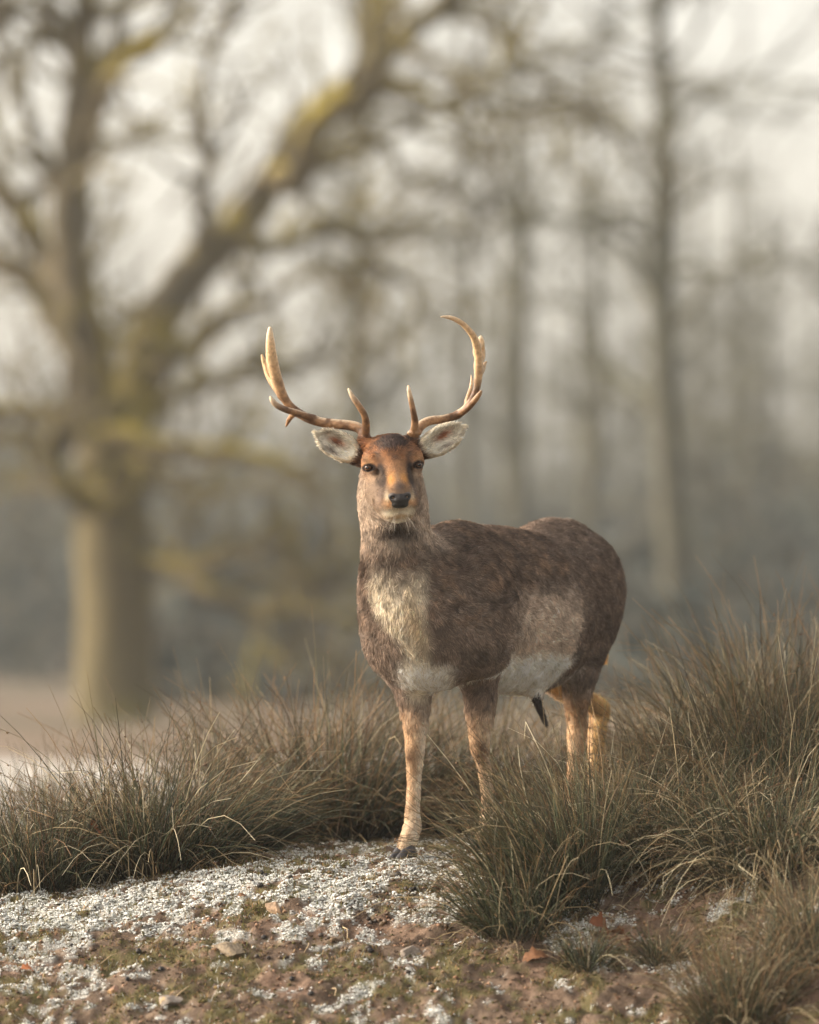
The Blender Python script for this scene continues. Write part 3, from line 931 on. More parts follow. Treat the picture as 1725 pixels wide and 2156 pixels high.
# the deer's left antler (picture right)
antler([AP(873, 913, 0, 23), AP(879, 905, 0.005, 22), AP(889, 894, 0.012, 20), AP(905, 886, 0.02, 19), AP(932, 882.5, 0.032, 18), AP(957, 876, 0.042, 18), AP(978, 863, 0.050, 17), AP(993, 845, 0.054, 16),
        AP(1003, 822, 0.055, 15), AP(1007, 795, 0.050, 14), AP(1008, 765, 0.042, 16), AP(1006, 738, 0.030, 17), AP(999, 712, 0.015, 16), AP(985, 692, 0.0, 13), AP(966, 676, -0.012, 11), AP(946, 668, -0.020, 9), AP(929, 667, -0.026, 4.5)],
       [AP(871, 913, -0.004, 17), AP(874, 890, -0.026, 16), AP(871, 868, -0.040, 13), AP(866, 845, -0.048, 11.5), AP(862, 826, -0.050, 10), AP(860, 813, -0.049, 6)],
       [[AP(965, 873, 0.040, 15), AP(984, 860, 0.015, 14.5), AP(997, 846, -0.005, 13), AP(1007, 834, -0.018, 11.5), AP(1013, 824, -0.024, 7)],
        [AP(980, 862, 0.055, 10), AP(984, 842, 0.085, 11), AP(991, 820, 0.100, 9), AP(993, 803, 0.105, 6.5), AP(992, 789, 0.106, 3)]],
       [[AP(1005, 740, 0.04, 14), AP(1010, 725, 0.065, 13), AP(1012, 713, 0.075, 9), AP(1014, 706, 0.078, 3)],
        [AP(1007, 770, 0.05, 15), AP(1014, 752, 0.075, 16), AP(1016, 735, 0.080, 12), AP(1012, 718, 0.07, 10)],
        [AP(1008, 785, 0.055, 13), AP(1015, 775, 0.085, 13), AP(1021, 766, 0.095, 8), AP(1026, 760, 0.10, 3)],
        [AP(1006, 800, 0.055, 11), AP(1012, 788, 0.08, 8), AP(1016, 780, 0.088, 4)]],
       [at(860, 813, 15.07), at(993, 795, 15.22), at(932, 667, 15.10)])

# ---- preputial tuft and tail tassel
def tassel(name, p0, p1, n, spread, tones, seed, bend=(0, 0, 0), w=0.0009):
    r = np.random.default_rng(seed)
    K = 6
    t = np.linspace(0, 1, K)[None, :, None]
    a = p0 + r.normal(0, spread, (n, 3))
    tip = p1 + r.normal(0, spread * 0.5, (n, 3))
    tip = a + (tip - a) * r.uniform(0.55, 1.0, (n, 1))
    P = a[:, None, :] * (1 - t) + tip[:, None, :] * t + np.array(bend)[None, None, :] * (t * (1 - t)) * 4
    rad = np.tile(w * np.array([1, 1, 1, 0.9, 0.7, 0.2]), (n, 1))
    tn = np.array(tones)[r.integers(0, len(tones), n)] * r.uniform(0.7, 1.3, (n, 1))
    return hair_object(name, P, rad, tn, deer, hair_mat)
tassel("belly_tuft", at(1131, 1456, 15.65), at(1153, 1530, 15.64), 420, 0.006, [lin(30, 24, 22), lin(44, 34, 30)], 5, bend=(-0.008, 0, 0))
tassel("tail_tuft", at(1266, 1350, 16.22), at(1277, 1398, 16.22), 420, 0.006, [lin(214, 160, 92), lin(226, 190, 130)], 6)
# whiskers
r = np.random.default_rng(17)
wp, wr = [], []
for i in range(14):
    sx = r.choice([-1, 1])
    a = Hd(sx * r.uniform(0.004, 0.03), 0.100, -0.125 - r.uniform(0, 0.02))
    d = nrm(HX * (r.uniform(-0.2, 1.0) * sx) + HF * 0.8 - HZ * r.uniform(0.4, 1.1))
    Lw = r.uniform(0.02, 0.05)
    wp.append([a + d * Lw * t - HZ * 0.3 * Lw * t * t for t in (0, 0.33, 0.66, 1)])
    wr.append([0.00022, 0.0002, 0.00018, 0.0001])
hair_object("whiskers", np.array(wp), np.array(wr), np.tile(lin(225, 215, 200), (14, 1)), deer, hair_mat)
# ------------------------------------------------------------------ the ground: a frosty bank, falling towards the camera, and the park behind
HOOF_SPOTS = []
for rows, drop in ((RF, 1811), (LF, 1796), (LH, 1787), (RH, 1779)):
    tp = at(rows[-1][0], rows[-1][1], rows[-1][2]) + DH * 0.02
    HOOF_SPOTS.append((tp[0], tp[1], at(rows[-1][0], drop, rows[-1][2])[2]))
def relief(x, y):
    x = np.asarray(x, float); y = np.asarray(y, float)
    P = np.stack([x, y, np.zeros_like(x)], -1).reshape(-1, 3)
    sh = x.shape
    yc = 15.02 + 0.10 * np.clip(x, -1.5, 1.5) * np.where(x < 0, 1.0, -1.6)
    yc = yc - 0.5 * smooth(0.6, 1.4, x)
    d = (yc - y) / 0.16
    sp = 0.16 * np.where(d > 30, d, np.log1p(np.exp(np.minimum(d, 30))))
    z = -0.43 * sp
    z = np.maximum(z, -1.0) if False else -1.0 + np.logaddexp(0, (z + 1.0) * 8) / 8
    z = z - 0.105 * smooth(-0.15, -1.15, x) * (1 - 0.5 * smooth(16, 20, y))
    z = z + 0.16 * smooth(0.45, 1.35, x) * smooth(14.2, 15.4, y) * (1 - smooth(18, 30, y))
    z = z - 0.14 * smooth(17.5, 26, y) - 0.26 * smooth(26, 60, y) - 0.10 * smooth(60, 100, y)
    z = z + 0.9 * smooth(170, 420, y)
    near = (1 - smooth(18, 22, y)) * smooth(11, 13, y) * (1 - smooth(2.5, 4, np.abs(x)))
    hoofy = 1.0
    n = (fbm(P, 5, 70, 2).reshape(sh) - 0.5) * 0.030 + (fbm(P, 17, 71, 2).reshape(sh) - 0.5) * 0.030 + (fbm(P, 48, 72, 3).reshape(sh) - 0.5) * 0.024
    z = z + n * near
    for hx_, hy_, hz_g in HOOF_SPOTS:
        w_ = np.exp(-(((x - hx_) ** 2 + (y - hy_) ** 2) / 0.085 ** 2) ** 2)
        z = z * (1 - w_) + (hz_g + 0.002 + 0.3 * n) * w_
    z = z + (fbm(P, 0.35, 75, 2).reshape(sh) - 0.5) * 0.25 * smooth(19, 26, y)
    return z
def ground_z(x, y): return float(relief(np.array([x]), np.array([y]))[0])

def frost_mask(x, y):
    P = np.stack([x, y, 0 * x], -1)
    a = fbm(P, 3.2, 80, 2)
    b = fbm(P, 13, 81, 2)
    c_ = fbm(P, 40, 82, 2)
    crest = np.exp(-((y - (15.05 + 0.08 * np.minimum(x, 0))) / 0.30) ** 2) * (1 - smooth(0.25, 0.6, x))
    low = 0.10 * smooth(14.55, 14.2, y)
    v = 0.42 * (a - 0.5) + 0.85 * (b - 0.5) + 0.75 * (c_ - 0.5) + 0.34 * crest - 0.105 - 0.035 * smooth(14.9, 14.6, y)
    back = 0.25 * smooth(15.7, 16.5, y)
    return v + back

def axis(fine_lo, fine_hi, step, lo, hi, grow=1.13):
    a = list(np.arange(fine_lo, fine_hi, step))
    s_ = step
    while a[-1] < hi:
        s_ *= grow
        a.append(a[-1] + s_)
    b = [fine_lo]
    s_ = step
    while b[-1] > lo:
        s_ *= grow
        b.append(b[-1] - s_)
    return np.array(b[::-1][:-1] + a)
gx = axis(-1.45, 1.45, 0.0095, -330, 330)
gy = axis(13.7, 16.6, 0.0095, -25, 560)
GX, GY = np.meshgrid(gx, gy, indexing='ij')
GZ = relief(GX, GY)
V = np.stack([GX, GY, GZ], -1).reshape(-1, 3)
nx_, ny_ = GX.shape
i = np.arange(nx_ - 1)[:, None] * ny_ + np.arange(ny_ - 1)[None, :]
F_ = np.stack([i, i + ny_, i + ny_ + 1, i + 1], -1).reshape(-1, 4)
x_, y_ = V[:, 0], V[:, 1]
P0 = np.stack([x_, y_, 0 * x_], -1)
SOIL, SOIL2, MOSS, FROST = lin(126, 107, 90), lin(86, 71, 59), lin(98, 94, 56), lin(232, 232, 226)
nA, nB, nC = fbm(P0, 6, 90, 3), fbm(P0, 24, 91, 3), fbm(P0, 90, 92, 2)
gc = mixc(np.tile(SOIL, (len(V), 1)), SOIL2, smooth(0.35, 0.62, nB))
gc = mixc(gc, lin(140, 112, 94), 0.4 * smooth(0.52, 0.66, nA))
gc = mixc(gc, MOSS, 0.7 * smooth(0.48, 0.60, 0.6 * fbm(P0, 9, 93, 3) + 0.4 * fbm(P0, 34, 94, 2)))
fm = frost_mask(x_, y_)
gc = mixc(gc, lin(206, 206, 198), 0.55 * smooth(0.02, 0.16, fm) * (y_ < 30))
far = smooth(17, 22, y_)
fc = mixc(np.tile(lin(122, 106, 90), (len(V), 1)), lin(92, 86, 70), smooth(0.4, 0.6, fbm(P0, 0.25, 95, 2)))
fc = mixc(fc, lin(222, 220, 212), 0.6 * smooth(0.30, 0.52, fbm(P0 * np.array([1, 0.5, 1]), 0.9, 96, 3)) * (1 - smooth(30, 42, y_)))
gc = gc * (1 - far[:, None]) + fc * far[:, None]
gc = gc * (0.60 + 0.56 * nC[:, None])
ground_mat = tone_mat("frosty soil", rough=0.95, spec=0.12, noise=0.25, nscale=260, bump=0.6, bscale=240)
me = mesh_data("ground", V, F_, ground_mat, gc)
ground = obj("ground", me)
tag(ground, kind="structure")

# ---- crumbs scattered on the bank: frost crystals, soil crumbs, short blades
def octa():
    v = np.array([(1, 0, 0), (-1, 0, 0), (0, 1, 0), (0, -1, 0), (0, 0, 1), (0, 0, -1)], float)
    f = np.array([(0, 2, 4), (2, 1, 4), (1, 3, 4), (3, 0, 4), (2, 0, 5), (1, 2, 5), (3, 1, 5), (0, 3, 5)])
    return v, f
def crumbs(P, size, colr, r, flat=0.6):
    v, f = octa()
    nv = len(v)
    n = len(P)
    jit = 1 + r.normal(0, 0.22, (n, nv, 1))
    ang = r.random(n) * 2 * math.pi
    sxy = r.uniform(0.7, 1.4, (n, 2))
    Vv = v[None] * jit * size[:, None, None]
    Vv = Vv * np.stack([sxy[:, 0], sxy[:, 1], np.full(n, flat)], -1)[:, None, :]
    ca, sa = np.cos(ang)[:, None], np.sin(ang)[:, None]
    X_, Y_ = Vv[..., 0] * ca - Vv[..., 1] * sa, Vv[..., 0] * sa + Vv[..., 1] * ca
    Vv = np.stack([X_, Y_, Vv[..., 2]], -1) + P[:, None, :]
    Ff = f[None] + (np.arange(n) * nv)[:, None, None]
    return Vv.reshape(-1, 3), Ff.reshape(-1, 3), np.repeat(colr, nv, 0)

def scatter(n, r, ylo=13.75, yhi=16.5):
    x = r.uniform(-1.35, 1.35, n)
    # nearer ground shows at a grazing angle; favour the visible slope
    y = np.where(r.random(n) < 0.85, r.uniform(ylo, 15.5, n), r.uniform(15.5, yhi, n))
    return x, y
r = np.random.default_rng(101)
x, y = scatter(260000, r)
k = frost_mask(x, y) + r.normal(0, 0.035, len(x)) > 0.075
x, y = x[k][:52000], y[k][:52000]
P = np.stack([x, y, relief(x, y) + 0.003], -1)
for hx_, hy_, _h in HOOF_SPOTS:
    P = P[(P[:, 0] - hx_) ** 2 + (P[:, 1] - hy_) ** 2 > 0.05 ** 2]
x, y = P[:, 0], P[:, 1]
sz = r.uniform(0.0014, 0.0046, len(x)) * (0.8 + 0.5 * vnoise(P, 30, 7)) * (1 - 0.22 * smooth(14.9, 14.6, y))
V, F_, cc = crumbs(P, sz, lin(236, 236, 230)[None, :] * r.uniform(0.78, 1.0, (len(x), 1)), r, 0.65)
frost_mat = tone_mat("frost", rough=0.6, spec=0.3, noise=0.08, nscale=400, translucent=0.15)
o = local_obj("frost", V, F_, frost_mat, None, cc, origin=np.array([0, 15, 0.0]))
tag(o, "white frost crystals lying in patches on the bank", "frost", kind="stuff")

x, y = scatter(16000, r)
P = np.stack([x, y, relief(x, y) + 0.001], -1)
sz = r.uniform(0.0015, 0.0065, len(x)) ** 1.0
tn = np.array([SOIL, SOIL2, lin(120, 92, 72), lin(160, 128, 104), lin(84, 78, 46)])[r.integers(0, 5, len(x))] * r.uniform(0.6, 1.15, (len(x), 1))
V, F_, cc = crumbs(P, sz, tn, r, 0.75)
o = local_obj("soil_crumbs", V, F_, ground_mat, None, cc, origin=np.array([0, 15, 0.0]))
tag(o, "loose brown soil crumbs on the trodden bank", "soil", kind="stuff")

def blades(P, L, lean, colr, r, w=0.0011):
    n = len(P)
    az = r.random(n) * 2 * math.pi
    d = np.stack([np.cos(az) * lean, np.sin(az) * lean, np.ones(n)], -1)
    d = nrm(d)
    sd = np.stack([-np.sin(az + r.normal(0, 0.8, n)), np.cos(az), np.zeros(n)], -1)
    sd = nrm(sd) * w
    mid = P + d * (L * 0.55)[:, None]
    tip = mid + nrm(d + np.stack([np.cos(az), np.sin(az), -0.4 + 0 * az], -1) * (0.6 * lean)[:, None]) * (L * 0.45)[:, None]
    Vv = np.stack([P - sd, P + sd, mid + sd * 0.8, mid - sd * 0.8, tip], 1).reshape(-1, 3)
    b_ = np.arange(n)[:, None] * 5
    q = b_ + np.array([[0, 1, 2, 3]])
    t = b_ + np.array([[3, 2, 4]])
    return Vv, [q, t], np.repeat(colr, 5, 0)
x, y = scatter(120000, r)
P3 = np.stack([x, y, 0 * x], -1)
gm = fbm(P3, 9, 93, 3) + 0.25 * smooth(0.0, 0.15, frost_mask(x, y)) + r.normal(0, 0.07, len(x))
k = gm > 0.50
x, y = x[k][:60000], y[k][:60000]
P = np.stack([x, y, relief(x, y) - 0.002], -1)
L = r.uniform(0.007, 0.027, len(x))
pal = np.array([lin(96, 96, 50), lin(120, 112, 60), lin(78, 76, 44), lin(140, 112, 72), lin(176, 150, 110), lin(110, 84, 56), lin(200, 200, 188)])
tn = pal[r.choice(7, len(x), p=[.22, .17, .17, .16, .09, .12, .07])] * r.uniform(0.7, 1.2, (len(x), 1))
V, F_, cc = blades(P, L, r.uniform(0.2, 2.0, len(x)), tn, r)
blade_mat = tone_mat("short grass", rough=0.8, spec=0.2, translucent=0.25)
o = local_obj("short_grass", V, F_, blade_mat, None, cc, origin=np.array([0, 15, 0.0]))
tag(o, "short olive turf blades poking through the frost on the bank", "grass", kind="stuff")

# dead straw and leaf litter lying flat
x, y = scatter(14000, r)
k = frost_mask(x, y) < 0.10
x, y = x[k][:7000], y[k][:7000]
P = np.stack([x, y, relief(x, y) + 0.002], -1)
pal = np.array([lin(120, 92, 66), lin(166, 136, 100), lin(84, 64, 46), lin(200, 176, 142), lin(98, 74, 54)])
tn = pal[r.choice(5, len(x), p=[.3, .22, .22, .08, .18])] * r.uniform(0.7, 1.1, (len(x), 1))
V, F_, cc = blades(P, r.uniform(0.012, 0.045, len(x)), r.uniform(3, 9, len(x)), tn, r, 0.0014)
o = local_obj("straw_litter", V, F_, blade_mat, None, cc, origin=np.array([0, 15, 0.0]))
tag(o, "bits of dead straw lying on the bare soil of the bank", "litter", kind="stuff")
# ------------------------------------------------------------------ rush tussocks
rush_mat = tone_mat("rush stems", rough=0.6, spec=0.3, noise=0.15, nscale=60, translucent=0.12)
GREEN = [(lin(74, 58, 38), lin(78, 84, 54), lin(138, 106, 70)), (lin(66, 52, 34), lin(88, 90, 62), lin(116, 94, 64)), (lin(54, 44, 30), lin(56, 64, 44), lin(104, 80, 54)), (lin(80, 70, 48), lin(104, 108, 80), lin(150, 118, 82))]
BROWN = [(lin(66, 46, 30), lin(112, 82, 54), lin(158, 118, 80)), (lin(74, 54, 36), lin(128, 96, 64), lin(178, 138, 98)), (lin(56, 40, 28), lin(92, 64, 42), lin(136, 98, 62))]
STRAW = [(lin(140, 110, 78), lin(196, 164, 124), lin(214, 186, 148)), (lin(150, 124, 92), lin(214, 190, 156), lin(222, 200, 168))]

def stems(base, n, height, radius, spread, lean, mix, r, droop=0.6, w=0.0018, K=7, short=0.45):
    """stem tubes (3 sides) of one tussock: V, F, colours"""
    rr = radius * np.sqrt(r.random(n))
    az = r.random(n) * 2 * math.pi
    bx, by = base[0] + rr * np.cos(az), base[1] + rr * np.sin(az)
    P = np.stack([bx, by, relief(bx, by) - 0.012], -1)
    a2 = az + r.normal(0, 0.7, n)
    tilt = spread * (0.25 + 0.9 * rr / radius) * np.abs(r.normal(0.75, 0.45, n))
    d = np.stack([np.cos(a2) * tilt + lean[0], np.sin(a2) * tilt + lean[1], np.ones(n)], -1)
    d = nrm(d)
    kind = r.choice(3, n, p=mix)
    L = height * np.clip(r.normal(0.78, 0.20, n), 0.2, 1.25)
    lowk = r.random(n) < short
    L = np.where(lowk, L * r.uniform(0.3, 0.8, n), L)
    dr = droop * np.abs(r.normal(0.5, 0.5, n)) * np.where(kind == 2, 2.6, 1.0) * np.where(r.random(n) < 0.10, 3.0, 1.0)
    kink = r.normal(0, 0.10, (n, 3))
    pts = np.zeros((n, K, 3))
    pts[:, 0] = P
    p = P.copy()
    for i_ in range(1, K):
        t = i_ / (K - 1)
        hor = d * np.array([1, 1, 0])
        d = nrm(d + (nrm(hor + 1e-6) * 0.5 + np.array([0, 0, -1.0])) * (dr * t * 0.42)[:, None] + kink * 0.35 + r.normal(0, 0.025, (n, 3)))
        p = p + d * (L / (K - 1))[:, None]
        pts[:, i_] = p
    # snapped stems: tip folds over
    br = r.random(n) < 0.07
    nb_ = br.sum()
    if nb_:
        fold = nrm(r.normal(0, 1, (nb_, 3)) * np.array([1, 1, 0.5]) + np.array([0, 0, -0.5]))
        pts[br, K - 1] = pts[br, K - 2] + fold * (L[br] / (K - 1))[:, None] * 1.3
    gz_ = relief(pts[:, 1:, 0], pts[:, 1:, 1])
    pts[:, 1:, 2] = np.maximum(pts[:, 1:, 2], gz_ + 0.002)
    rad = w * r.uniform(0.65, 1.25, n)[:, None] * np.linspace(1.1, 0.35, K)[None, :]
    T = nrm(np.gradient(pts, axis=1))
    ref = nrm(r.normal(0, 1, (n, 1, 3)))
    U = nrm(np.cross(T, ref))
    Wv = np.cross(T, U)
    ring = []
    for j in range(3):
        a = j * 2 * math.pi / 3
        ring.append(pts + rad[..., None] * (U * math.cos(a) + Wv * math.sin(a)))
    V = np.stack(ring, 2).reshape(-1, 3)                     # n,K,3,3
    b_ = (np.arange(n) * K * 3)[:, None, None] + (np.arange(K - 1) * 3)[None, :, None]
    j = np.arange(3)[None, None, :]
    j2 = (j + 1) % 3
    F = np.stack([b_ + j, b_ + j2, b_ + 3 + j2, b_ + 3 + j], -1).reshape(-1, 4)
    allp = [GREEN, BROWN, STRAW]
    c0 = np.zeros((n, 3, 3))
    for kd in range(3):
        m = np.where(kind == kd)[0]
        pal = np.array([np.stack(x) for x in allp[kd]])
        c0[m] = pal[r.integers(0, len(pal), len(m))]
    c0 = c0 * r.uniform(0.36, 1.0, (n, 1, 1)) * np.array([0.90, 1.0, 0.98])
    t = np.linspace(0, 1, K)[None, :, None]
    cc = np.where(t < 0.5, c0[:, None, 0] * (1 - 2 * t) + c0[:, None, 1] * 2 * t, c0[:, None, 1] * (2 - 2 * t) + c0[:, None, 2] * (2 * t - 1))
    cc = np.repeat(cc.reshape(-1, 3), 3, 0)
    return V, F, cc, pts, kind

def tussock(label, px, py, Y, n, height, radius=0.10, spread=0.7, lean=(0, 0), mix=(.6, .28, .12), seed=1, droop=0.6, w=0.0018, flowers=0.10, short=0.45):
    r = np.random.default_rng(seed)
    p = at(px, py, Y)
    gz = ground_z(p[0], p[1])
    root = empty("rush_tussock", (p[0], p[1], gz))
    tag(root, label, "rush tussock", "rush tussocks on the bank")
    V, F, cc, pts, kind = stems((p[0], p[1]), n, height, radius, spread, lean, mix, r, droop, w, short=short)
    o = local_obj("stems", V, F, rush_mat, root, cc)
    o["kind"] = "stuff"
    # small brown flower clusters just below some tips
    m = np.where((r.random(n) < flowers) & (kind < 2))[0]
    if len(m):
        fp = pts[m, -2] * 0.6 + pts[m, -1] * 0.4
        cl = np.repeat(fp, 3, 0) + r.normal(0, 0.0028, (3 * len(m), 3))
        V, F, cc = crumbs(cl, r.uniform(0.0014, 0.0034, len(cl)), np.array([lin(98, 72, 48), lin(136, 106, 74), lin(80, 58, 40)])[r.integers(0, 3, len(cl))], r, 1.0)
        o = local_obj("flower_clusters", V, F, rush_mat, root, cc)
        o["kind"] = "stuff"
    # dead litter lying at the foot
    k = max(40, n // 6)
    V, F, cc, _, _ = stems((p[0], p[1]), k, height * 0.5, radius * 1.5, spread * 2.4, lean, (0.1, 0.5, 0.4), r, 1.8, w * 0.9, short=0.8)
    o = local_obj("dead_stems", V, F, rush_mat, root, cc)
    o["kind"] = "stuff"
    return root

T = tussock
# left of the deer
T("tall dense rush tussock with pale dead blades on the left shoulder of the bank", 330, 1815, 15.45, 1100, 0.48, 0.16, 0.62, (0.05, 0), (0.64, 0.18, 0.18), 201)
T("dark rush tussock sloping outwards at the low left end of the bank crest", 60, 1865, 15.35, 900, 0.38, 0.15, 0.62, (-0.05, 0), (0.73, 0.17, 0.10), 202)
T("rush clump between the dark low-end tussock and the tall dense one", 190, 1840, 15.55, 600, 0.37, 0.13, 0.6, (0.0, 0), (0.64, 0.22, 0.14), 203)
T("grey-green rush tussock sweeping its stems towards the deer", 470, 1790, 15.75, 800, 0.42, 0.14, 0.75, (0.25, 0), (0.80, 0.12, 0.08), 204)
T("soft-looking brown rush tussock just behind the crest, beside the deer's standing leg", 700, 1775, 16.3, 1300, 0.55, 0.17, 0.7, (0.0, 0), (0.60, 0.32, 0.08), 205, flowers=0.16)
T("loose rush tussock behind the grey-green one, thin tall stems", 560, 1780, 16.6, 700, 0.56, 0.2, 0.8, (0, 0), (0.64, 0.30, 0.06), 206, short=0.35)
T("brown rush tussock seen between and behind the deer's fore legs", 935, 1745, 16.75, 1200, 0.50, 0.2, 0.6, (0, 0), (0.50, 0.40, 0.10), 207, flowers=0.16)
T("rush tussock behind the deer's belly", 1090, 1740, 17.1, 1000, 0.44, 0.2, 0.65, (0, 0), (0.64, 0.26, 0.10), 208, flowers=0.14)
T("rush tussock behind the deer's hind feet", 1270, 1735, 17.0, 900, 0.42, 0.2, 0.65, (0.1, 0), (0.64, 0.26, 0.10), 209)
# in front of the deer's left fore leg
T("dark green rush tussock sweeping its stems across the deer's hidden fore hoof", 1180, 1935, 14.80, 1000, 0.47, 0.12, 0.62, (-0.38, -0.05), (0.84, 0.09, 0.07), 210, w=0.0017, droop=0.35)
T("lower dark rush tussock at the foot of the sweeping green one", 1090, 1990, 14.62, 600, 0.32, 0.10, 0.7, (-0.22, 0), (0.81, 0.11, 0.08), 211, w=0.0016)
T("dark rush tussock with bent straw stems in front of the deer's hind legs", 1290, 1870, 15.12, 1100, 0.40, 0.15, 0.7, (-0.05, 0), (0.74, 0.12, 0.14), 212, w=0.0016)
T("small sparse rush tuft with a dark heart rooted in frosty turf", 1235, 2040, 14.40, 240, 0.17, 0.04, 0.95, (0, 0), (0.76, 0.14, 0.10), 213, w=0.0013)
T("tiny rush tuft standing alone beside the small sparse one", 1395, 2045, 14.40, 200, 0.16, 0.04, 0.9, (0.1, 0), (0.70, 0.16, 0.14), 214, w=0.0013)
# right-hand slope
T("rush tussock with curled pale straw stems on the right-hand slope", 1450, 1880, 15.0, 1200, 0.36, 0.17, 0.9, (0, 0), (0.58, 0.12, 0.30), 215, droop=1.1, w=0.0016)
T("bushy rush tussock beside the deer's hind legs", 1420, 1740, 15.65, 1300, 0.40, 0.18, 0.75, (0.05, 0), (0.68, 0.18, 0.14), 216)
T("high rush tussock crowning the right-hand slope, many warm dead tips", 1560, 1640, 16.2, 1500, 0.54, 0.2, 0.65, (0, 0), (0.64, 0.22, 0.14), 217, flowers=0.12)
T("tallest rush tussock at the top of the right-hand slope", 1690, 1600, 16.4, 1500, 0.62, 0.2, 0.62, (0, 0), (0.64, 0.22, 0.14), 218, flowers=0.12)
T("thick green rush tussock leaning over the right-hand slope", 1620, 1770, 15.45, 1400, 0.42, 0.18, 0.75, (-0.1, 0), (0.74, 0.12, 0.14), 219)
T("shaggy rush tussock of drooping grey straw low on the right-hand slope", 1640, 1960, 14.75, 1300, 0.38, 0.18, 0.95, (0, 0), (0.52, 0.14, 0.34), 220, droop=1.2, w=0.0016)
T("nearest dark brown rush tussock at the foot of the right-hand slope", 1560, 2130, 14.0, 1100, 0.28, 0.11, 0.7, (0.02, 0), (0.48, 0.40, 0.12), 221, w=0.0012)
T("thin brown rush tussock beside the nearest one", 1720, 2080, 14.2, 700, 0.30, 0.12, 0.8, (0, 0), (0.54, 0.26, 0.20), 222, w=0.0012)
T("low rush tussock behind the tallest one, in soft focus", 1480, 1640, 17.6, 700, 0.56, 0.25, 0.6, (0, 0), (0.64, 0.28, 0.08), 223)
T("rush tussock behind the left end of the crest, in soft focus", 120, 1760, 17.3, 500, 0.40, 0.2, 0.6, (0, 0), (0.54, 0.36, 0.10), 224)
# ------------------------------------------------------------------ bare trees of the park and the wood behind
def bark_material(name, c1, c2, moss, amount):
    m, nt, b, out = new_mat(name)
    L = nt.links.new
    tc = nt.nodes.new('ShaderNodeTexCoord')
    n = nt.nodes.new('ShaderNodeTexNoise'); n.inputs['Scale'].default_value = 3.0; n.inputs['Detail'].default_value = 5
    L(tc.outputs['Object'], n.inputs['Vector'])
    mx = nt.nodes.new('ShaderNodeMix'); mx.data_type = 'RGBA'
    L(n.outputs['Fac'], mx.inputs[0])
    mx.inputs[6].default_value = (*c1, 1); mx.inputs[7].default_value = (*c2, 1)
    # lichen and moss on the upper and weather sides
    ge = nt.nodes.new('ShaderNodeNewGeometry')
    sp = nt.nodes.new('ShaderNodeVectorMath'); sp.operation = 'DOT_PRODUCT'
    L(ge.outputs['Normal'], sp.inputs[0]); sp.inputs[1].default_value = (0.35, -0.10, 0.9)
    n2 = nt.nodes.new('ShaderNodeTexNoise'); n2.inputs['Scale'].default_value = 0.9; n2.inputs['Detail'].default_value = 3
    L(tc.outputs['Object'], n2.inputs['Vector'])
    ad = nt.nodes.new('ShaderNodeMath'); ad.operation = 'MULTIPLY_ADD'
    L(n2.outputs['Fac'], ad.inputs[0]); ad.inputs[1].default_value = 3.0
    L(sp.outputs['Value'], ad.inputs[2])
    mr = nt.nodes.new('ShaderNodeMapRange')
    mr.inputs[1].default_value = 1.9 - amount; mr.inputs[2].default_value = 2.5 - amount
    L(ad.outputs[0], mr.inputs[0])
    m2 = nt.nodes.new('ShaderNodeMix'); m2.data_type = 'RGBA'
    L(mr.outputs[0], m2.inputs[0]); L(mx.outputs[2], m2.inputs[6]); m2.inputs[7].default_value = (*moss, 1)
    L(m2.outputs[2], b.inputs['Base Color'])
    b.inputs['Roughness'].default_value = 0.9
    b.inputs['Specular IOR Level'].default_value = 0.1
    bp = nt.nodes.new('ShaderNodeBump'); bp.inputs['Strength'].default_value = 0.5; bp.inputs['Distance'].default_value = 0.03
    n3 = nt.nodes.new('ShaderNodeTexNoise'); n3.inputs['Scale'].default_value = 18.0
    L(tc.outputs['Object'], n3.inputs['Vector']); L(n3.outputs['Fac'], bp.inputs['Height']); L(bp.outputs[0], b.inputs['Normal'])
    return m
oak_mat = bark_material("mossy oak bark", lin(76, 70, 56), lin(104, 94, 74), lin(132, 118, 50), 0.22)
trunk_mat = bark_material("oak trunk bark", lin(84, 76, 56), lin(106, 96, 70), lin(112, 104, 58), -0.2)
moss_mat = bark_material("thickly mossed bark", lin(84, 76, 58), lin(110, 98, 74), lin(136, 122, 50), 0.6)
wood_mat = bark_material("grey bark", lin(70, 70, 60), lin(90, 86, 72), lin(104, 100, 62), 0.0)

def grow_twigs(parents, r, n_per_m, len_rng, rad0, up=0.2, level_pts=6, wander=0.22, t_lo=0.15, ang=(0.5, 1.2)):
    out = []
    for P, R in parents:
        seg = np.linalg.norm(np.diff(P, axis=0), axis=1).sum()
        k = r.poisson(seg * n_per_m)
        for _ in range(k):
            t = r.uniform(t_lo, 1.0) * (len(P) - 1)
            i_ = min(int(t), len(P) - 2)
            f_ = t - i_
            p = P[i_] * (1 - f_) + P[i_ + 1] * f_
            rp = R[i_] * (1 - f_) + R[i_ + 1] * f_
            tg = nrm(P[i_ + 1] - P[i_])
            side = nrm(np.cross(tg, r.normal(0, 1, 3)))
            a = r.uniform(*ang)
            d = tg * math.cos(a) + side * math.sin(a)
            L = r.uniform(*len_rng)
            r0 = min(rad0 * r.uniform(0.7, 1.3), rp * 0.7)
            q = [p]
            for j in range(level_pts - 1):
                d = nrm(d + r.normal(0, wander, 3) + np.array([0, 0, up * 0.3]))
                q.append(q[-1] + d * L / (level_pts - 1))
            out.append((np.array(q), r0 * np.linspace(1, 0.35, level_pts)))
    return out

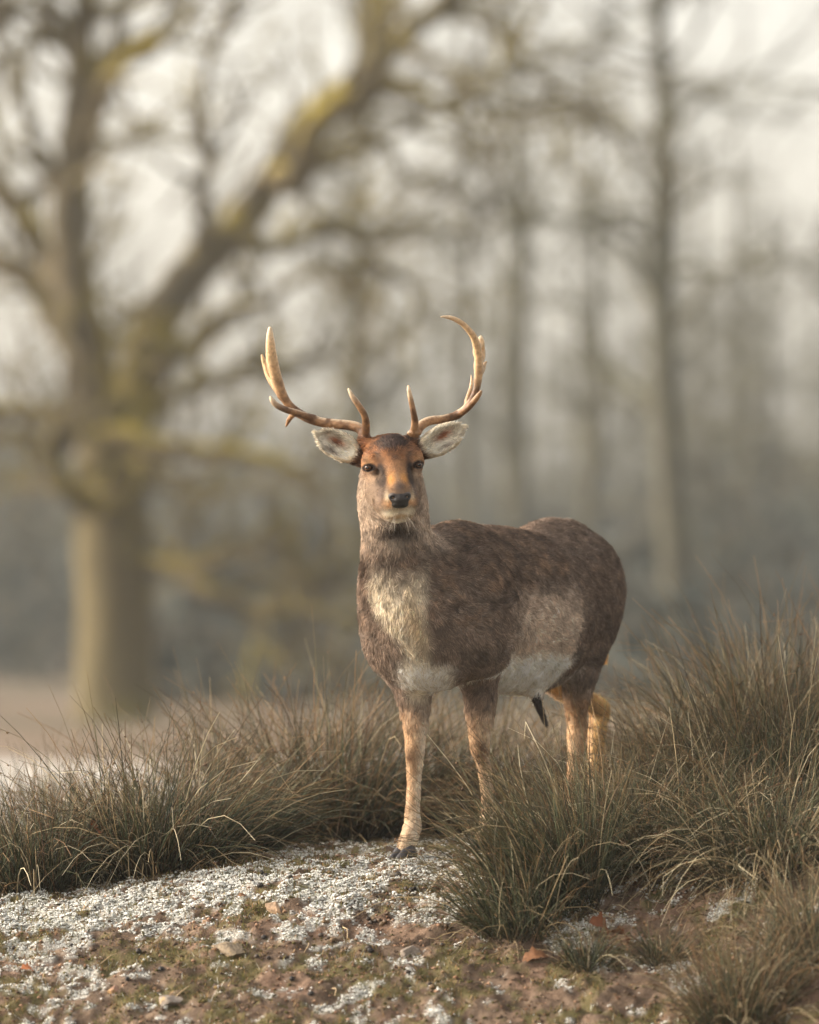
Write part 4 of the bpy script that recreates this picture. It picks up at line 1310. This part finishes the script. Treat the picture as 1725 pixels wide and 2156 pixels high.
# ---- the great oak: limbs laid out along the photograph's limbs, about 60 m away
OY = 60.0
def limb(rows, dep=None, n=None, seed=0):
    r = np.random.default_rng(seed)
    pts = np.array([list(at(px, py, OY + dy)) + [0.5 * w_ * OY / FPX] for px, py, w_, dy in rows])
    s_ = spline(pts, n or 5 * len(rows))
    s_[1:, :3] += r.normal(0, 0.018, (len(s_) - 1, 3))
    return s_[:, :3], np.maximum(s_[:, 3], 0.006)
oak_limbs = [
    limb([(225, 960, 130, 0), (205, 850, 112, -0.2), (185, 730, 100, -0.5), (160, 610, 84, -0.7), (143, 460, 74, -0.9), (152, 300, 66, -1.0), (166, 150, 60, -1.1), (176, 0, 52, -1.2), (185, -170, 40, -1.3), (175, -330, 26, -1.4)], seed=1),
    limb([(255, 960, 120, 0), (300, 800, 108, 0.4), (345, 660, 100, 0.8), (415, 565, 92, 1.0), (500, 480, 86, 1.3), (570, 390, 80, 1.5), (620, 300, 72, 1.6), (680, 220, 64, 1.8), (760, 165, 56, 2.0), (830, 100, 48, 2.1), (900, 40, 42, 2.2), (1000, -30, 34, 2.3), (1130, -110, 24, 2.4)], seed=2),
    limb([(590, 380, 78, 1.4), (625, 370, 70, 0.9), (660, 290, 62, 0.6), (700, 225, 52, 0.4), (760, 195, 44, 0.2), (830, 188, 36, 0), (900, 205, 26, -0.2), (960, 250, 16, -0.3)], seed=3),
    limb([(205, 930, 46, -0.6), (260, 915, 44, -0.9), (320, 940, 44, -1.1), (400, 946, 40, -1.3), (500, 956, 38, -1.5), (580, 974, 34, -1.6), (640, 1003, 28, -1.7), (690, 1035, 18, -1.8)], seed=4),
    limb([(185, 1060, 40, -0.5), (240, 1025, 38, -0.8), (290, 985, 38, -1.0), (330, 950, 34, -1.1)], seed=5),
    limb([(185, 1060, 44, -0.4), (150, 1040, 44, -0.9), (118, 1000, 42, -1.1), (100, 955, 38, -1.2), (108, 905, 30, -1.2), (120, 840, 18, -1.2)], seed=6),
    limb([(280, 1170, 40, 0.1), (340, 1188, 32, -0.4), (420, 1195, 26, -0.9), (490, 1178, 24, -1.2), (560, 1150, 18, -1.4), (640, 1100, 12, -1.5)], seed=7),
    limb([(330, 1185, 30, -0.3), (380, 1215, 28, -0.6), (450, 1252, 26, -0.9), (530, 1275, 24, -1.0), (610, 1262, 22, -1.1), (680, 1240, 18, -1.2), (740, 1200, 12, -1.2)], seed=8),
    limb([(560, 1060, 20, -1.4), (590, 1120, 22, -1.3), (620, 1195, 22, -1.2), (680, 1238, 16, -1.2)], seed=9),
    limb([(195, 800, 90, -0.4), (150, 700, 76, -0.2), (100, 625, 66, 0.1), (40, 570, 56, 0.3), (-40, 545, 46, 0.5), (-140, 540, 30, 0.6)], seed=10),
    limb([(150, 620, 66, -0.6), (100, 540, 58, -0.3), (50, 455, 50, 0), (0, 385, 42, 0.2), (-60, 300, 30, 0.3)], seed=11),
    limb([(215, 905, 60, -0.2), (140, 880, 46, 0.2), (60, 865, 40, 0.4), (-20, 860, 34, 0.5), (-120, 830, 24, 0.6)], seed=12),
    limb([(160, 250, 46, -1.0), (205, 180, 42, -1.1), (245, 110, 36, -1.3), (255, 20, 30, -1.4), (262, -90, 20, -1.5)], seed=13),
    limb([(180, 330, 40, -1.0), (215, 210, 36, -1.4), (250, 140, 32, -1.6), (310, 95, 26, -1.8), (390, 90, 18, -1.9), (470, 110, 12, -2)], seed=14),
    limb([(146, 440, 40, -0.9), (90, 330, 34, -1.0), (40, 200, 30, -1.1), (0, 100, 26, -1.2), (-30, -20, 20, -1.2)], seed=15),
    limb([(165, 130, 36, -1.1), (120, 50, 32, -1.0), (60, 20, 28, -0.9), (-10, 30, 22, -0.9)], seed=16),
    limb([(480, 500, 56, 1.2), (580, 520, 42, 1.6), (680, 470, 36, 1.9), (740, 500, 30, 2.1), (800, 560, 24, 2.3), (860, 600, 18, 2.4), (900, 680, 12, 2.5)], seed=17),
    limb([(430, 560, 40, 1.0), (420, 440, 34, 0.6), (440, 330, 30, 0.3), (420, 220, 24, 0.1), (450, 110, 18, -0.1), (500, 20, 12, -0.2)], seed=18),
    limb([(760, 170, 40, 2.0), (800, 60, 32, 2.4), (800, -50, 24, 2.6)], seed=19),
    limb([(840, 95, 34, 2.1), (920, 130, 28, 1.8), (1010, 210, 22, 1.5), (1050, 330, 18, 1.3), (1020, 450, 12, 1.2)], seed=20),
    limb([(930, 20, 30, 2.2), (1040, 60, 26, 2.0), (1130, 160, 22, 1.8), (1250, 230, 18, 1.7), (1340, 330, 12, 1.6)], seed=21),
    limb([(310, 790, 50, 0.4), (390, 740, 36, -0.3), (470, 660, 30, -0.7), (560, 640, 24, -1.0), (650, 580, 18, -1.2), (730, 600, 12, -1.3)], seed=22),
    limb([(270, 880, 50, 0.2), (320, 870, 40, 0.6), (400, 820, 34, 1.0), (470, 800, 28, 1.3), (560, 760, 22, 1.5), (660, 770, 14, 1.6)], seed=23),
]
oak_base = at(243, 1545, OY)
oak_gz = ground_z(oak_base[0], oak_base[1])
tr_pts = [list(np.array([oak_base[0], oak_base[1], oak_gz - 0.15])) + [0.50], list(np.array([oak_base[0], oak_base[1], oak_gz + 0.12])) + [0.455]]
for px, py, w_ in ((243, 1440, 172), (243, 1330, 164), (241, 1200, 158), (238, 1090, 150), (235, 1000, 156), (236, 930, 150)):
    tr_pts.append(list(at(px, py, OY)) + [0.5 * w_ * OY / FPX])
tr = spline(np.array(tr_pts), 34)
Vt, Ft, _ = tubes([(tr[:, :3], tr[:, 3])], 28)
nn = vert_normals(Vt, Ft)
Vt = Vt + nn * (0.10 * (fbm(Vt * np.array([1, 1, 0.35]), 2.2, 51, 3) - 0.5) + 0.05 * (fbm(Vt * np.array([1, 1, 0.25]), 9, 52, 2) - 0.5))[:, None]
oak = empty("oak_tree", (oak_base[0], oak_base[1], oak_gz))
tag(oak, "great spreading oak with yellow mossy limbs standing bare behind the bank", "tree")
local_obj("trunk", Vt, Ft, trunk_mat, oak)
for il, (P, R) in enumerate(oak_limbs):
    Vl, Fl, _ = tubes([(P, R)], 12)
    n_ = vert_normals(Vl, Fl)
    Vl = Vl + n_ * (0.045 * (fbm(Vl, 5, 53, 2) - 0.5))[:, None]
    local_obj("limb", Vl, Fl, moss_mat if il in (2, 3, 4, 5, 13) else oak_mat, oak)
r = np.random.default_rng(61)
lv1 = grow_twigs(oak_limbs, r, 3.0, (0.9, 2.4), 0.056, 0.3, 7, 0.28)
lv2 = grow_twigs(lv1, r, 2.2, (0.5, 1.3), 0.030, 0.25, 6, 0.3)
lv3 = grow_twigs(lv2, r, 1.2, (0.25, 0.8), 0.013, 0.2, 4, 0.3)
V1, F1, _ = tubes(lv1, 6)
V2, F2, _ = tubes(lv2, 4)
V3, F3, _ = tubes(lv3, 3)
o = local_obj("branches", V1, F1, oak_mat, oak); o["kind"] = "stuff"
o = local_obj("twigs", np.concatenate([V2, V3]), np.concatenate([F2, F3 + len(V2)]), oak_mat, oak); o["kind"] = "stuff"

# ---- wood behind: a few kinds of bare tree, copied
def bare_tree(seed, H, r0, lean, spread, n1):
    r = np.random.default_rng(seed)
    k = 12
    t = np.linspace(0, 1, k)
    P = np.stack([lean * t * H * 0.12 + np.cumsum(r.normal(0, 0.05, k)), np.cumsum(r.normal(0, 0.05, k)), t * H], -1)
    P[0] = (0, 0, -0.3)
    R = r0 * (1 - 0.86 * t) * np.where(t < 0.05, 1.25, 1)
    trunk = [(P, R)]
    l1 = []
    for _ in range(n1):
        tt = r.uniform(0.22, 0.97)
        i_ = min(int(tt * (k - 1)), k - 2)
        p = P[i_] + (P[i_ + 1] - P[i_]) * (tt * (k - 1) - i_)
        az = r.uniform(0, 2 * math.pi)
        L = H * spread * r.uniform(0.5, 1.1) * (1.15 - 0.75 * tt)
        d = nrm(np.array([math.cos(az), math.sin(az), r.uniform(0.1, 0.9)]))
        q = [p]
        for j in range(8):
            d = nrm(d + r.normal(0, 0.2, 3) + np.array([0, 0, 0.05]))
            q.append(q[-1] + d * L / 8)
        l1.append((np.array(q), max(0.03, r0 * 0.36 * (1.1 - tt)) * np.linspace(1, 0.25, 9)))
    l2 = grow_twigs(l1, r, 1.6, (0.7, 2.1), 0.036, 0.2, 5, 0.28)
    l3 = grow_twigs(l2, r, 1.3, (0.3, 1.0), 0.016, 0.2, 4, 0.3)
    return trunk, l1, l2, l3
protos = []
for seed, H, r0, lean, spread, n1 in ((1, 14, 0.26, 0.5, 0.26, 24), (2, 16, 0.32, -0.4, 0.30, 26), (3, 12, 0.20, 0.2, 0.24, 22), (4, 17, 0.24, 0.0, 0.20, 26)):
    tk, l1, l2, l3 = bare_tree(300 + seed, H, r0, lean, spread, n1)
    a = mesh_data("trunk", *tubes(tk, 10)[:2], wood_mat)
    b_ = mesh_data("limbs", *tubes(l1, 5)[:2], wood_mat)
    V2, F2, _ = tubes(l2, 4); V3, F3, _ = tubes(l3, 3)
    c_ = mesh_data("twigs", np.concatenate([V2, V3]), np.concatenate([F2, F3 + len(V2)]), wood_mat)
    protos.append((a, b_, c_))
def plant_tree(k, px, Y, scale, rot, label, group, name="bare_tree"):
    x = (px - 862.5) / FPX * Y
    gz = ground_z(x, Y)
    root = empty(name, (x, Y, gz))
    root.rotation_euler = (0, 0, rot)
    root.scale = (scale, scale, scale)
    tag(root, label, "tree", group)
    for nm, me in zip(("trunk", "limbs", "twigs"), protos[k]):
        o = bpy.data.objects.new(nm, me)
        C.objects.link(o)
        o.parent = root
        if nm != "trunk": o["kind"] = "stuff"
    return root
r = np.random.default_rng(77)
# nearer trees, told apart
plant_tree(1, 1440, 88, 1.0, 0.6, "tall straight bare tree standing beyond the right-hand slope", None)
plant_tree(0, 1850, 80, 1.0, 2.1, "bare tree whose mossy boughs reach in over the right-hand slope", None)
plant_tree(3, 1080, 98, 1.0, 4.0, "slim bare tree in the haze behind the deer's curled antler", None)
plant_tree(2, 1250, 105, 1.05, 1.0, "small bare tree in the haze above the deer's rump", None)
plant_tree(0, 760, 100, 0.95, 5.0, "bare tree in the haze behind the oak's long mossy limb", None)
for i in range(52):
    Y = 106 + i * 2.0 + r.uniform(-1, 1)
    px = r.uniform(-150, 1900)
    plant_tree(int(r.integers(0, 4)), px, Y, r.uniform(0.7, 1.0) * (0.62 if px < 650 else 1.0), r.uniform(0, 6.28), "bare grey tree of the misty wood", "bare trees of the misty wood")
# far wood and undergrowth
def thicket(n, ylo, yhi, h, seed, size):
    r = np.random.default_rng(seed)
    x = r.uniform(-1, 1, n) * 34
    y = r.uniform(ylo, yhi, n)
    keep = (x / y * FPX + 862 > 330) | (y > 105)
    x, y = x[keep], y[keep]
    n = len(x)
    P3 = np.stack([x, y, 0 * x], -1)
    top = h * (0.25 + 0.75 * smooth(ylo, ylo + 45, y)) * (0.35 + 1.1 * fbm(P3 * np.array([1, 0.3, 1]), 0.30, seed, 3))
    z = relief(x, y) + top * r.random(n) ** 1.2
    Pm = np.stack([x, y, z], -1)
    a = nrm(r.normal(0, 1, (n, 3))); b_ = nrm(np.cross(a, r.normal(0, 1, (n, 3))))
    s1 = size * r.uniform(0.5, 1.4, (n, 1)); s2 = s1 * r.uniform(0.12, 0.5, (n, 1))
    V = np.stack([Pm - a * s1, Pm + b_ * s2, Pm + a * s1, Pm - b_ * s2], 1).reshape(-1, 3)
    F = np.arange(n * 4).reshape(-1, 4)
    cc = np.array([lin(66, 69, 63), lin(58, 65, 64), lin(80, 76, 66)])[r.integers(0, 3, n)] * r.uniform(0.6, 1.1, (n, 1))
    return V, F, np.repeat(cc, 4, 0)
shrub_mat = tone_mat("winter scrub", rough=0.9, spec=0.1)
V, F, cc = thicket(64000, 66, 170, 3.8, 5, 0.22)
o = local_obj("undergrowth", V, F, shrub_mat, None, cc, origin=np.array([0, 140, 0.0]))
tag(o, "grey leafless scrub under the misty wood", "undergrowth", kind="stuff")
V, F, cc = thicket(66000, 215, 300, 9.0, 6, 0.34)
o = local_obj("distant_woodland", V, F, shrub_mat, None, cc, origin=np.array([0, 240, 0.0]))
tag(o, "pale distant woodland fading in the haze", "woodland", kind="stuff")

# ------------------------------------------------------------------ haze
hm = bpy.data.materials.new("haze")
hm.use_nodes = True
nt = hm.node_tree
nt.nodes.clear()
pv = nt.nodes.new('ShaderNodeVolumePrincipled')
pv.inputs['Color'].default_value = (0.88, 0.92, 0.91, 1)
pv.inputs['Density'].default_value = 0.00065
pv.inputs['Anisotropy'].default_value = 0.35
mo = nt.nodes.new('ShaderNodeOutputMaterial')
nt.links.new(pv.outputs[0], mo.inputs['Volume'])
x0, x1, y0, y1, z0, z1 = -345, 345, -40, 640, -4, 34
V = np.array([(x0, y0, z0), (x1, y0, z0), (x1, y1, z0), (x0, y1, z0), (x0, y0, z1), (x1, y0, z1), (x1, y1, z1), (x0, y1, z1)], float)
F = np.array([(3, 2, 1, 0), (4, 5, 6, 7), (0, 1, 5, 4), (1, 2, 6, 5), (2, 3, 7, 6), (3, 0, 4, 7)])
hz_ = obj("haze", mesh_data("haze", V, F, hm, smooth_shade=False))
tag(hz_, kind="stuff")
# ------------------------------------------------------------------ small things on the bank
def on_ground(px, py):
    Y = np.linspace(12.5, 18, 1101)
    p0 = at(px, py, 10.0); d = (p0 - CAM) / 10.0
    P = CAM + d[None, :] * Y[:, None]
    h = relief(P[:, 0], P[:, 1])
    k = np.argmax(P[:, 2] < h)
    return np.array([P[k, 0], P[k, 1], h[k]])

def pebble_mesh(seed, dims, rough_=0.10, nu=14, nv=9):
    r = np.random.default_rng(seed)
    V, F = ball((0, 0, 0), 1.0, nu, nv)
    V = V * (1 + rough_ * 2 * (fbm(V + seed, 1.6, seed, 3) - 0.5))[:, None]
    return V * np.array(dims), F

# droppings: dark ovals, many in small heaps
drop_mat = tone_mat("dropping", rough=0.55, spec=0.35, noise=0.25, nscale=150, bump=0.3, bscale=300)
meshes = []
for k, c_ in enumerate((lin(42, 38, 36), lin(56, 46, 38), lin(104, 84, 60), lin(84, 66, 48))):
    V, F = pebble_mesh(500 + k, (0.0078, 0.0062, 0.0060), 0.12, 12, 8)
    meshes.append(mesh_data("dropping", V, F, drop_mat, np.tile(c_, (len(V), 1)) * (0.8 + 0.4 * vnoise(V, 200, k)[:, None])))
rd = np.random.default_rng(9)
spots = [(551, 1842, 0), (561, 1847, 0), (530, 1858, 0), (548, 1870, 0), (612, 1853, 0), (838, 1846, 0),
         (855, 1875, 1), (866, 1877, 0), (873, 1876, 0), (860, 1889, 0), (870, 1888, 0), (845, 1893, 0),
         (776, 1939, 1), (786, 1941, 2), (792, 1943, 1), (798, 1944, 3), (781, 1946, 1), (805, 1950, 2), (811, 1945, 3),
         (683, 1944, 2), (690, 1946, 2), (676, 1972, 1), (700, 1984, 2), (706, 1981, 2), (712, 1986, 3), (723, 2000, 3), (729, 2002, 2), (722, 2007, 2),
         (776, 2002, 1), (781, 2006, 0), (556, 1982, 0), (541, 2018, 1), (566, 2020, 1), (590, 2019, 3), (598, 2021, 3), (605, 2018, 1),
         (151, 1994, 0), (29, 2000, 0), (292, 2007, 0), (269, 2064, 0), (340, 2043, 0), (194, 2004, 3), (906, 1926, 1), (932, 1993, 0), (860, 2050, 1), (910, 2083, 2), (905, 2076, 1), (940, 1954, 3), (615, 2068, 0), (655, 2095, 0)]
shades = ["black oval dropping lying loose on the frosty bank", "dark brown oval dropping lying on the bank", "tan oval dropping lying on the bank", "mid brown oval dropping lying on the bank"]
for i, (px, py, k) in enumerate(spots):
    p = on_ground(px, py)
    o = obj("dropping", meshes[k], None, p + np.array([0, 0, 0.0035]))
    o.rotation_euler = (rd.uniform(-0.3, 0.3), rd.uniform(-0.3, 0.3), rd.uniform(0, 3.1))
    s_ = rd.uniform(0.85, 1.2)
    o.scale = (s_, s_, s_)
    tag(o, shades[k], "dropping", "deer droppings on the bank: " + ("black", "dark brown", "tan", "mid brown")[k])

# stones
stone_mat = tone_mat("stone", rough=0.85, spec=0.25, noise=0.25, nscale=70, bump=0.5, bscale=120)
def stone(label, px, py, dims, colr, seed, rot, tilt=(0, 0), sink=0.35):
    p = on_ground(px, py)
    V, F = pebble_mesh(seed, dims, 0.32, 22, 14)
    # broken faces: flatten against a few planes
    r = np.random.default_rng(seed)
    for _ in range(10):
        n = nrm(r.normal(0, 1, 3) * np.array([1, 1, 1.3]))
        lim = 0.60 * np.sqrt(((n * np.array(dims)) ** 2).sum())
        d = V @ n
        V = V - np.maximum(d - lim, 0)[:, None] * n
    c = mixc(np.tile(colr, (len(V), 1)), colr * 0.6, smooth(0.4, 0.65, fbm(V, 40, seed, 3)))
    c = mixc(c, lin(168, 140, 78), 0.5 * smooth(0.60, 0.70, fbm(V, 60, seed + 3, 2)))
    me = mesh_data("stone", V, F, stone_mat, c, False)
    o = obj("stone", me, None, p + np.array([0, 0, dims[2] * (1 - 2 * sink)]))
    o.rotation_euler = (tilt[0], tilt[1], rot)
    tag(o, label, "stone", "stones in the bank")
stone("flat tan slab of stone with orange lichen sunk in the bank", 487, 2004, (0.056, 0.062, 0.012), lin(150, 134, 112), 601, 0.5, (0.42, 0.05), 0.3)
stone("rough grey lump of stone beside brown droppings", 868, 2012, (0.032, 0.026, 0.022), lin(140, 128, 116), 602, 0.2, (0.3, 0), 0.3)
stone("pale slanted sliver of stone with soil at its foot", 576, 1918, (0.034, 0.012, 0.020), lin(178, 150, 122), 603, -0.7, (0.2, 0.3), 0.3)
stone("grey stone half buried near the small pink stone", 358, 2112, (0.040, 0.030, 0.014), lin(132, 122, 112), 604, 0.3, (0.3, 0), 0.4)
stone("small rounded pink stone in mossy soil", 240, 2093, (0.020, 0.018, 0.014), lin(170, 134, 112), 605, 0.0, (0.2, 0), 0.3)
stone("small dark stone ringed with frost", 455, 2083, (0.014, 0.012, 0.009), lin(64, 54, 54), 606, 0.0, (0.2, 0), 0.25)

# fallen leaves: lobed, curled, each with a midrib
leaf_mat = tone_mat("dead leaf", rough=0.7, spec=0.25, noise=0.2, nscale=90, translucent=0.2)
def leaf(label, p, L, rot, colr, seed, tilt=(0.2, 0.2)):
    r = np.random.default_rng(seed)
    n = 17
    t = np.linspace(0, 1, n)
    half = L * 0.30 * np.sin(math.pi * np.clip(t, 0, 1) ** 0.8) * (1 + 0.28 * np.sin(t * 22 + seed)) + 0.0008
    curl = r.uniform(8, 16)
    mid = np.stack([t * L - L / 2, 0 * t, -0.9 * (t - 0.5) ** 2 * L], -1)
    V = np.concatenate([mid + np.stack([0 * t, half, curl * half ** 2], -1), mid, mid + np.stack([0 * t, -half, curl * half ** 2], -1)])
    i = np.arange(n - 1)
    F = np.concatenate([np.stack([i + n, i + n + 1, i + 1, i], -1), np.stack([i + 2 * n, i + 2 * n + 1, i + n + 1, i + n], -1)])
    c = np.tile(colr, (len(V), 1)) * r.uniform(0.8, 1.15, (len(V), 1))
    root = empty("fallen_leaf", p)
    root.rotation_euler = (tilt[0], tilt[1], rot)
    tag(root, label, "leaf", "fallen leaves")
    o = bpy.data.objects.new("blade", mesh_data("blade", V, F, leaf_mat, c)); C.objects.link(o); o.parent = root
    st = np.array([[-L / 2 - 0.018, 0.002, -0.004], [-L / 2, 0, -0.225 * L], [0, 0, 0.0006], [L / 2, 0, -0.225 * L]])
    Vr, Fr, _ = tubes([(spline(st, 10), np.linspace(0.0011, 0.0004, 10))], 5)
    o = bpy.data.objects.new("midrib", mesh_data("midrib", Vr, Fr, leaf_mat, np.tile(colr * 0.7, (len(Vr), 1)))); C.objects.link(o); o.parent = root
up = np.array([0, 0, 0.014])
leaf("orange-brown fallen leaf lying on mossy soil, alone", on_ground(62, 2050) + up, 0.045, 0.7, lin(176, 112, 72), 701, (0.5, 0.3))
leaf("curled dry brown leaf at the foot of the small sparse rush tuft", on_ground(1130, 2022) + up, 0.075, 0.2, lin(126, 88, 60), 702, (0.5, -0.1))
leaf("dark brown leaf caught in the dark green rushes", on_ground(1272, 1985) + up * 3.2, 0.085, 0.9, lin(112, 68, 42), 703, (0.9, 0.4))
leaf("second dark brown leaf beside the one caught in the rushes", on_ground(1312, 1992) + up * 2.2, 0.07, 2.3, lin(98, 60, 38), 704, (0.7, -0.4))
leaf("rust brown leaf standing in the tall dense rush tussock", at(206, 1745, 15.38), 0.07, 1.4, lin(128, 74, 42), 705, (1.0, 0.5))
leaf("small pale brown leaf scrap by the slanted sliver of stone", on_ground(512, 1893) + up * 0.7, 0.03, 0.4, lin(120, 88, 62), 706, (0.4, 0.1))

# loose straws
straw_mat = rush_mat
rs = np.random.default_rng(19)
for i, (ax_, ay_, bx_, by_, lab) in enumerate(((722, 1957, 731, 1990, "upright pale straw among tan droppings"), (355, 2120, 398, 2088, "long straw lying against the half-buried grey stone"), (650, 1990, 640, 2020, "short straw beside the dark droppings"), (700, 2085, 705, 2112, "thick pale stalk bent over the frosty soil"),
                                                (212, 2035, 245, 2020, "thin straw lying in the mossy hollow"), (905, 1880, 930, 1846, "straw leaning out from the dark green rushes"))):
    a = on_ground(ax_, ay_) + np.array([0, 0, 0.004]); b_ = on_ground(bx_, by_) + np.array([0, 0, 0.014])
    m_ = 0.5 * (a + b_) + np.array([0.006, 0, 0.008])
    Vs, Fs, _ = tubes([(spline(np.array([a, m_, b_]), 9), np.linspace(0.0016, 0.0008, 9))], 5)
    o = local_obj("straw", Vs, Fs, straw_mat, None, np.tile(lin(206, 180, 142), (len(Vs), 1)))
    tag(o, lab, "straw")

# out-of-focus weeds low on the slope, nearer than the deer
def weed(label, px, Y, h, n, seed, colr):
    r = np.random.default_rng(seed)
    x = (px - 862.5) / FPX * Y
    gz = ground_z(x, Y)
    root = empty("dry_weed", (x, Y, gz))
    tag(root, label, "weed", "dry weeds low on the slope")
    cur, cr_ = [], []
    for i in range(n):
        a = np.array([x + r.normal(0, 0.012), Y + r.normal(0, 0.012), gz - 0.01])
        tip = a + np.array([r.normal(0, 0.05), r.normal(0, 0.03), h * r.uniform(0.6, 1.0)])
        m_ = 0.5 * (a + tip) + r.normal(0, 0.012, 3)
        P = spline(np.array([a, m_, tip]), 9)
        cur.append((P, np.linspace(0.0022, 0.001, 9)))
        for _ in range(7):
            k = r.integers(3, 9)
            e = P[k] + np.array([r.normal(0, 0.014), r.normal(0, 0.014), r.uniform(0, 0.016)])
            cr_.append((np.array([P[k], 0.5 * (P[k] + e) + np.array([0, 0, 0.003]), e]), np.array([0.001, 0.0009, 0.0007])))
    Vs, Fs, _ = tubes(cur, 5)
    o = local_obj("stems", Vs, Fs, rush_mat, root, np.tile(colr, (len(Vs), 1)))
    o["kind"] = "stuff"
    Vs, Fs, _ = tubes(cr_, 4)
    o = local_obj("side_shoots", Vs, Fs, rush_mat, root, np.tile(colr * 0.9, (len(Vs), 1)))
    o["kind"] = "stuff"
weed("dry brown weed with short side shoots rising low on the slope", 832, 13.55, 0.22, 5, 31, lin(98, 74, 52))
weed("sparse reddish dry weed on the slope beside the taller one", 655, 13.9, 0.11, 6, 32, lin(120, 88, 62))
weed("greyish dry weed near the nearest dark brown tussock", 1010, 13.6, 0.12, 4, 33, lin(110, 92, 66))
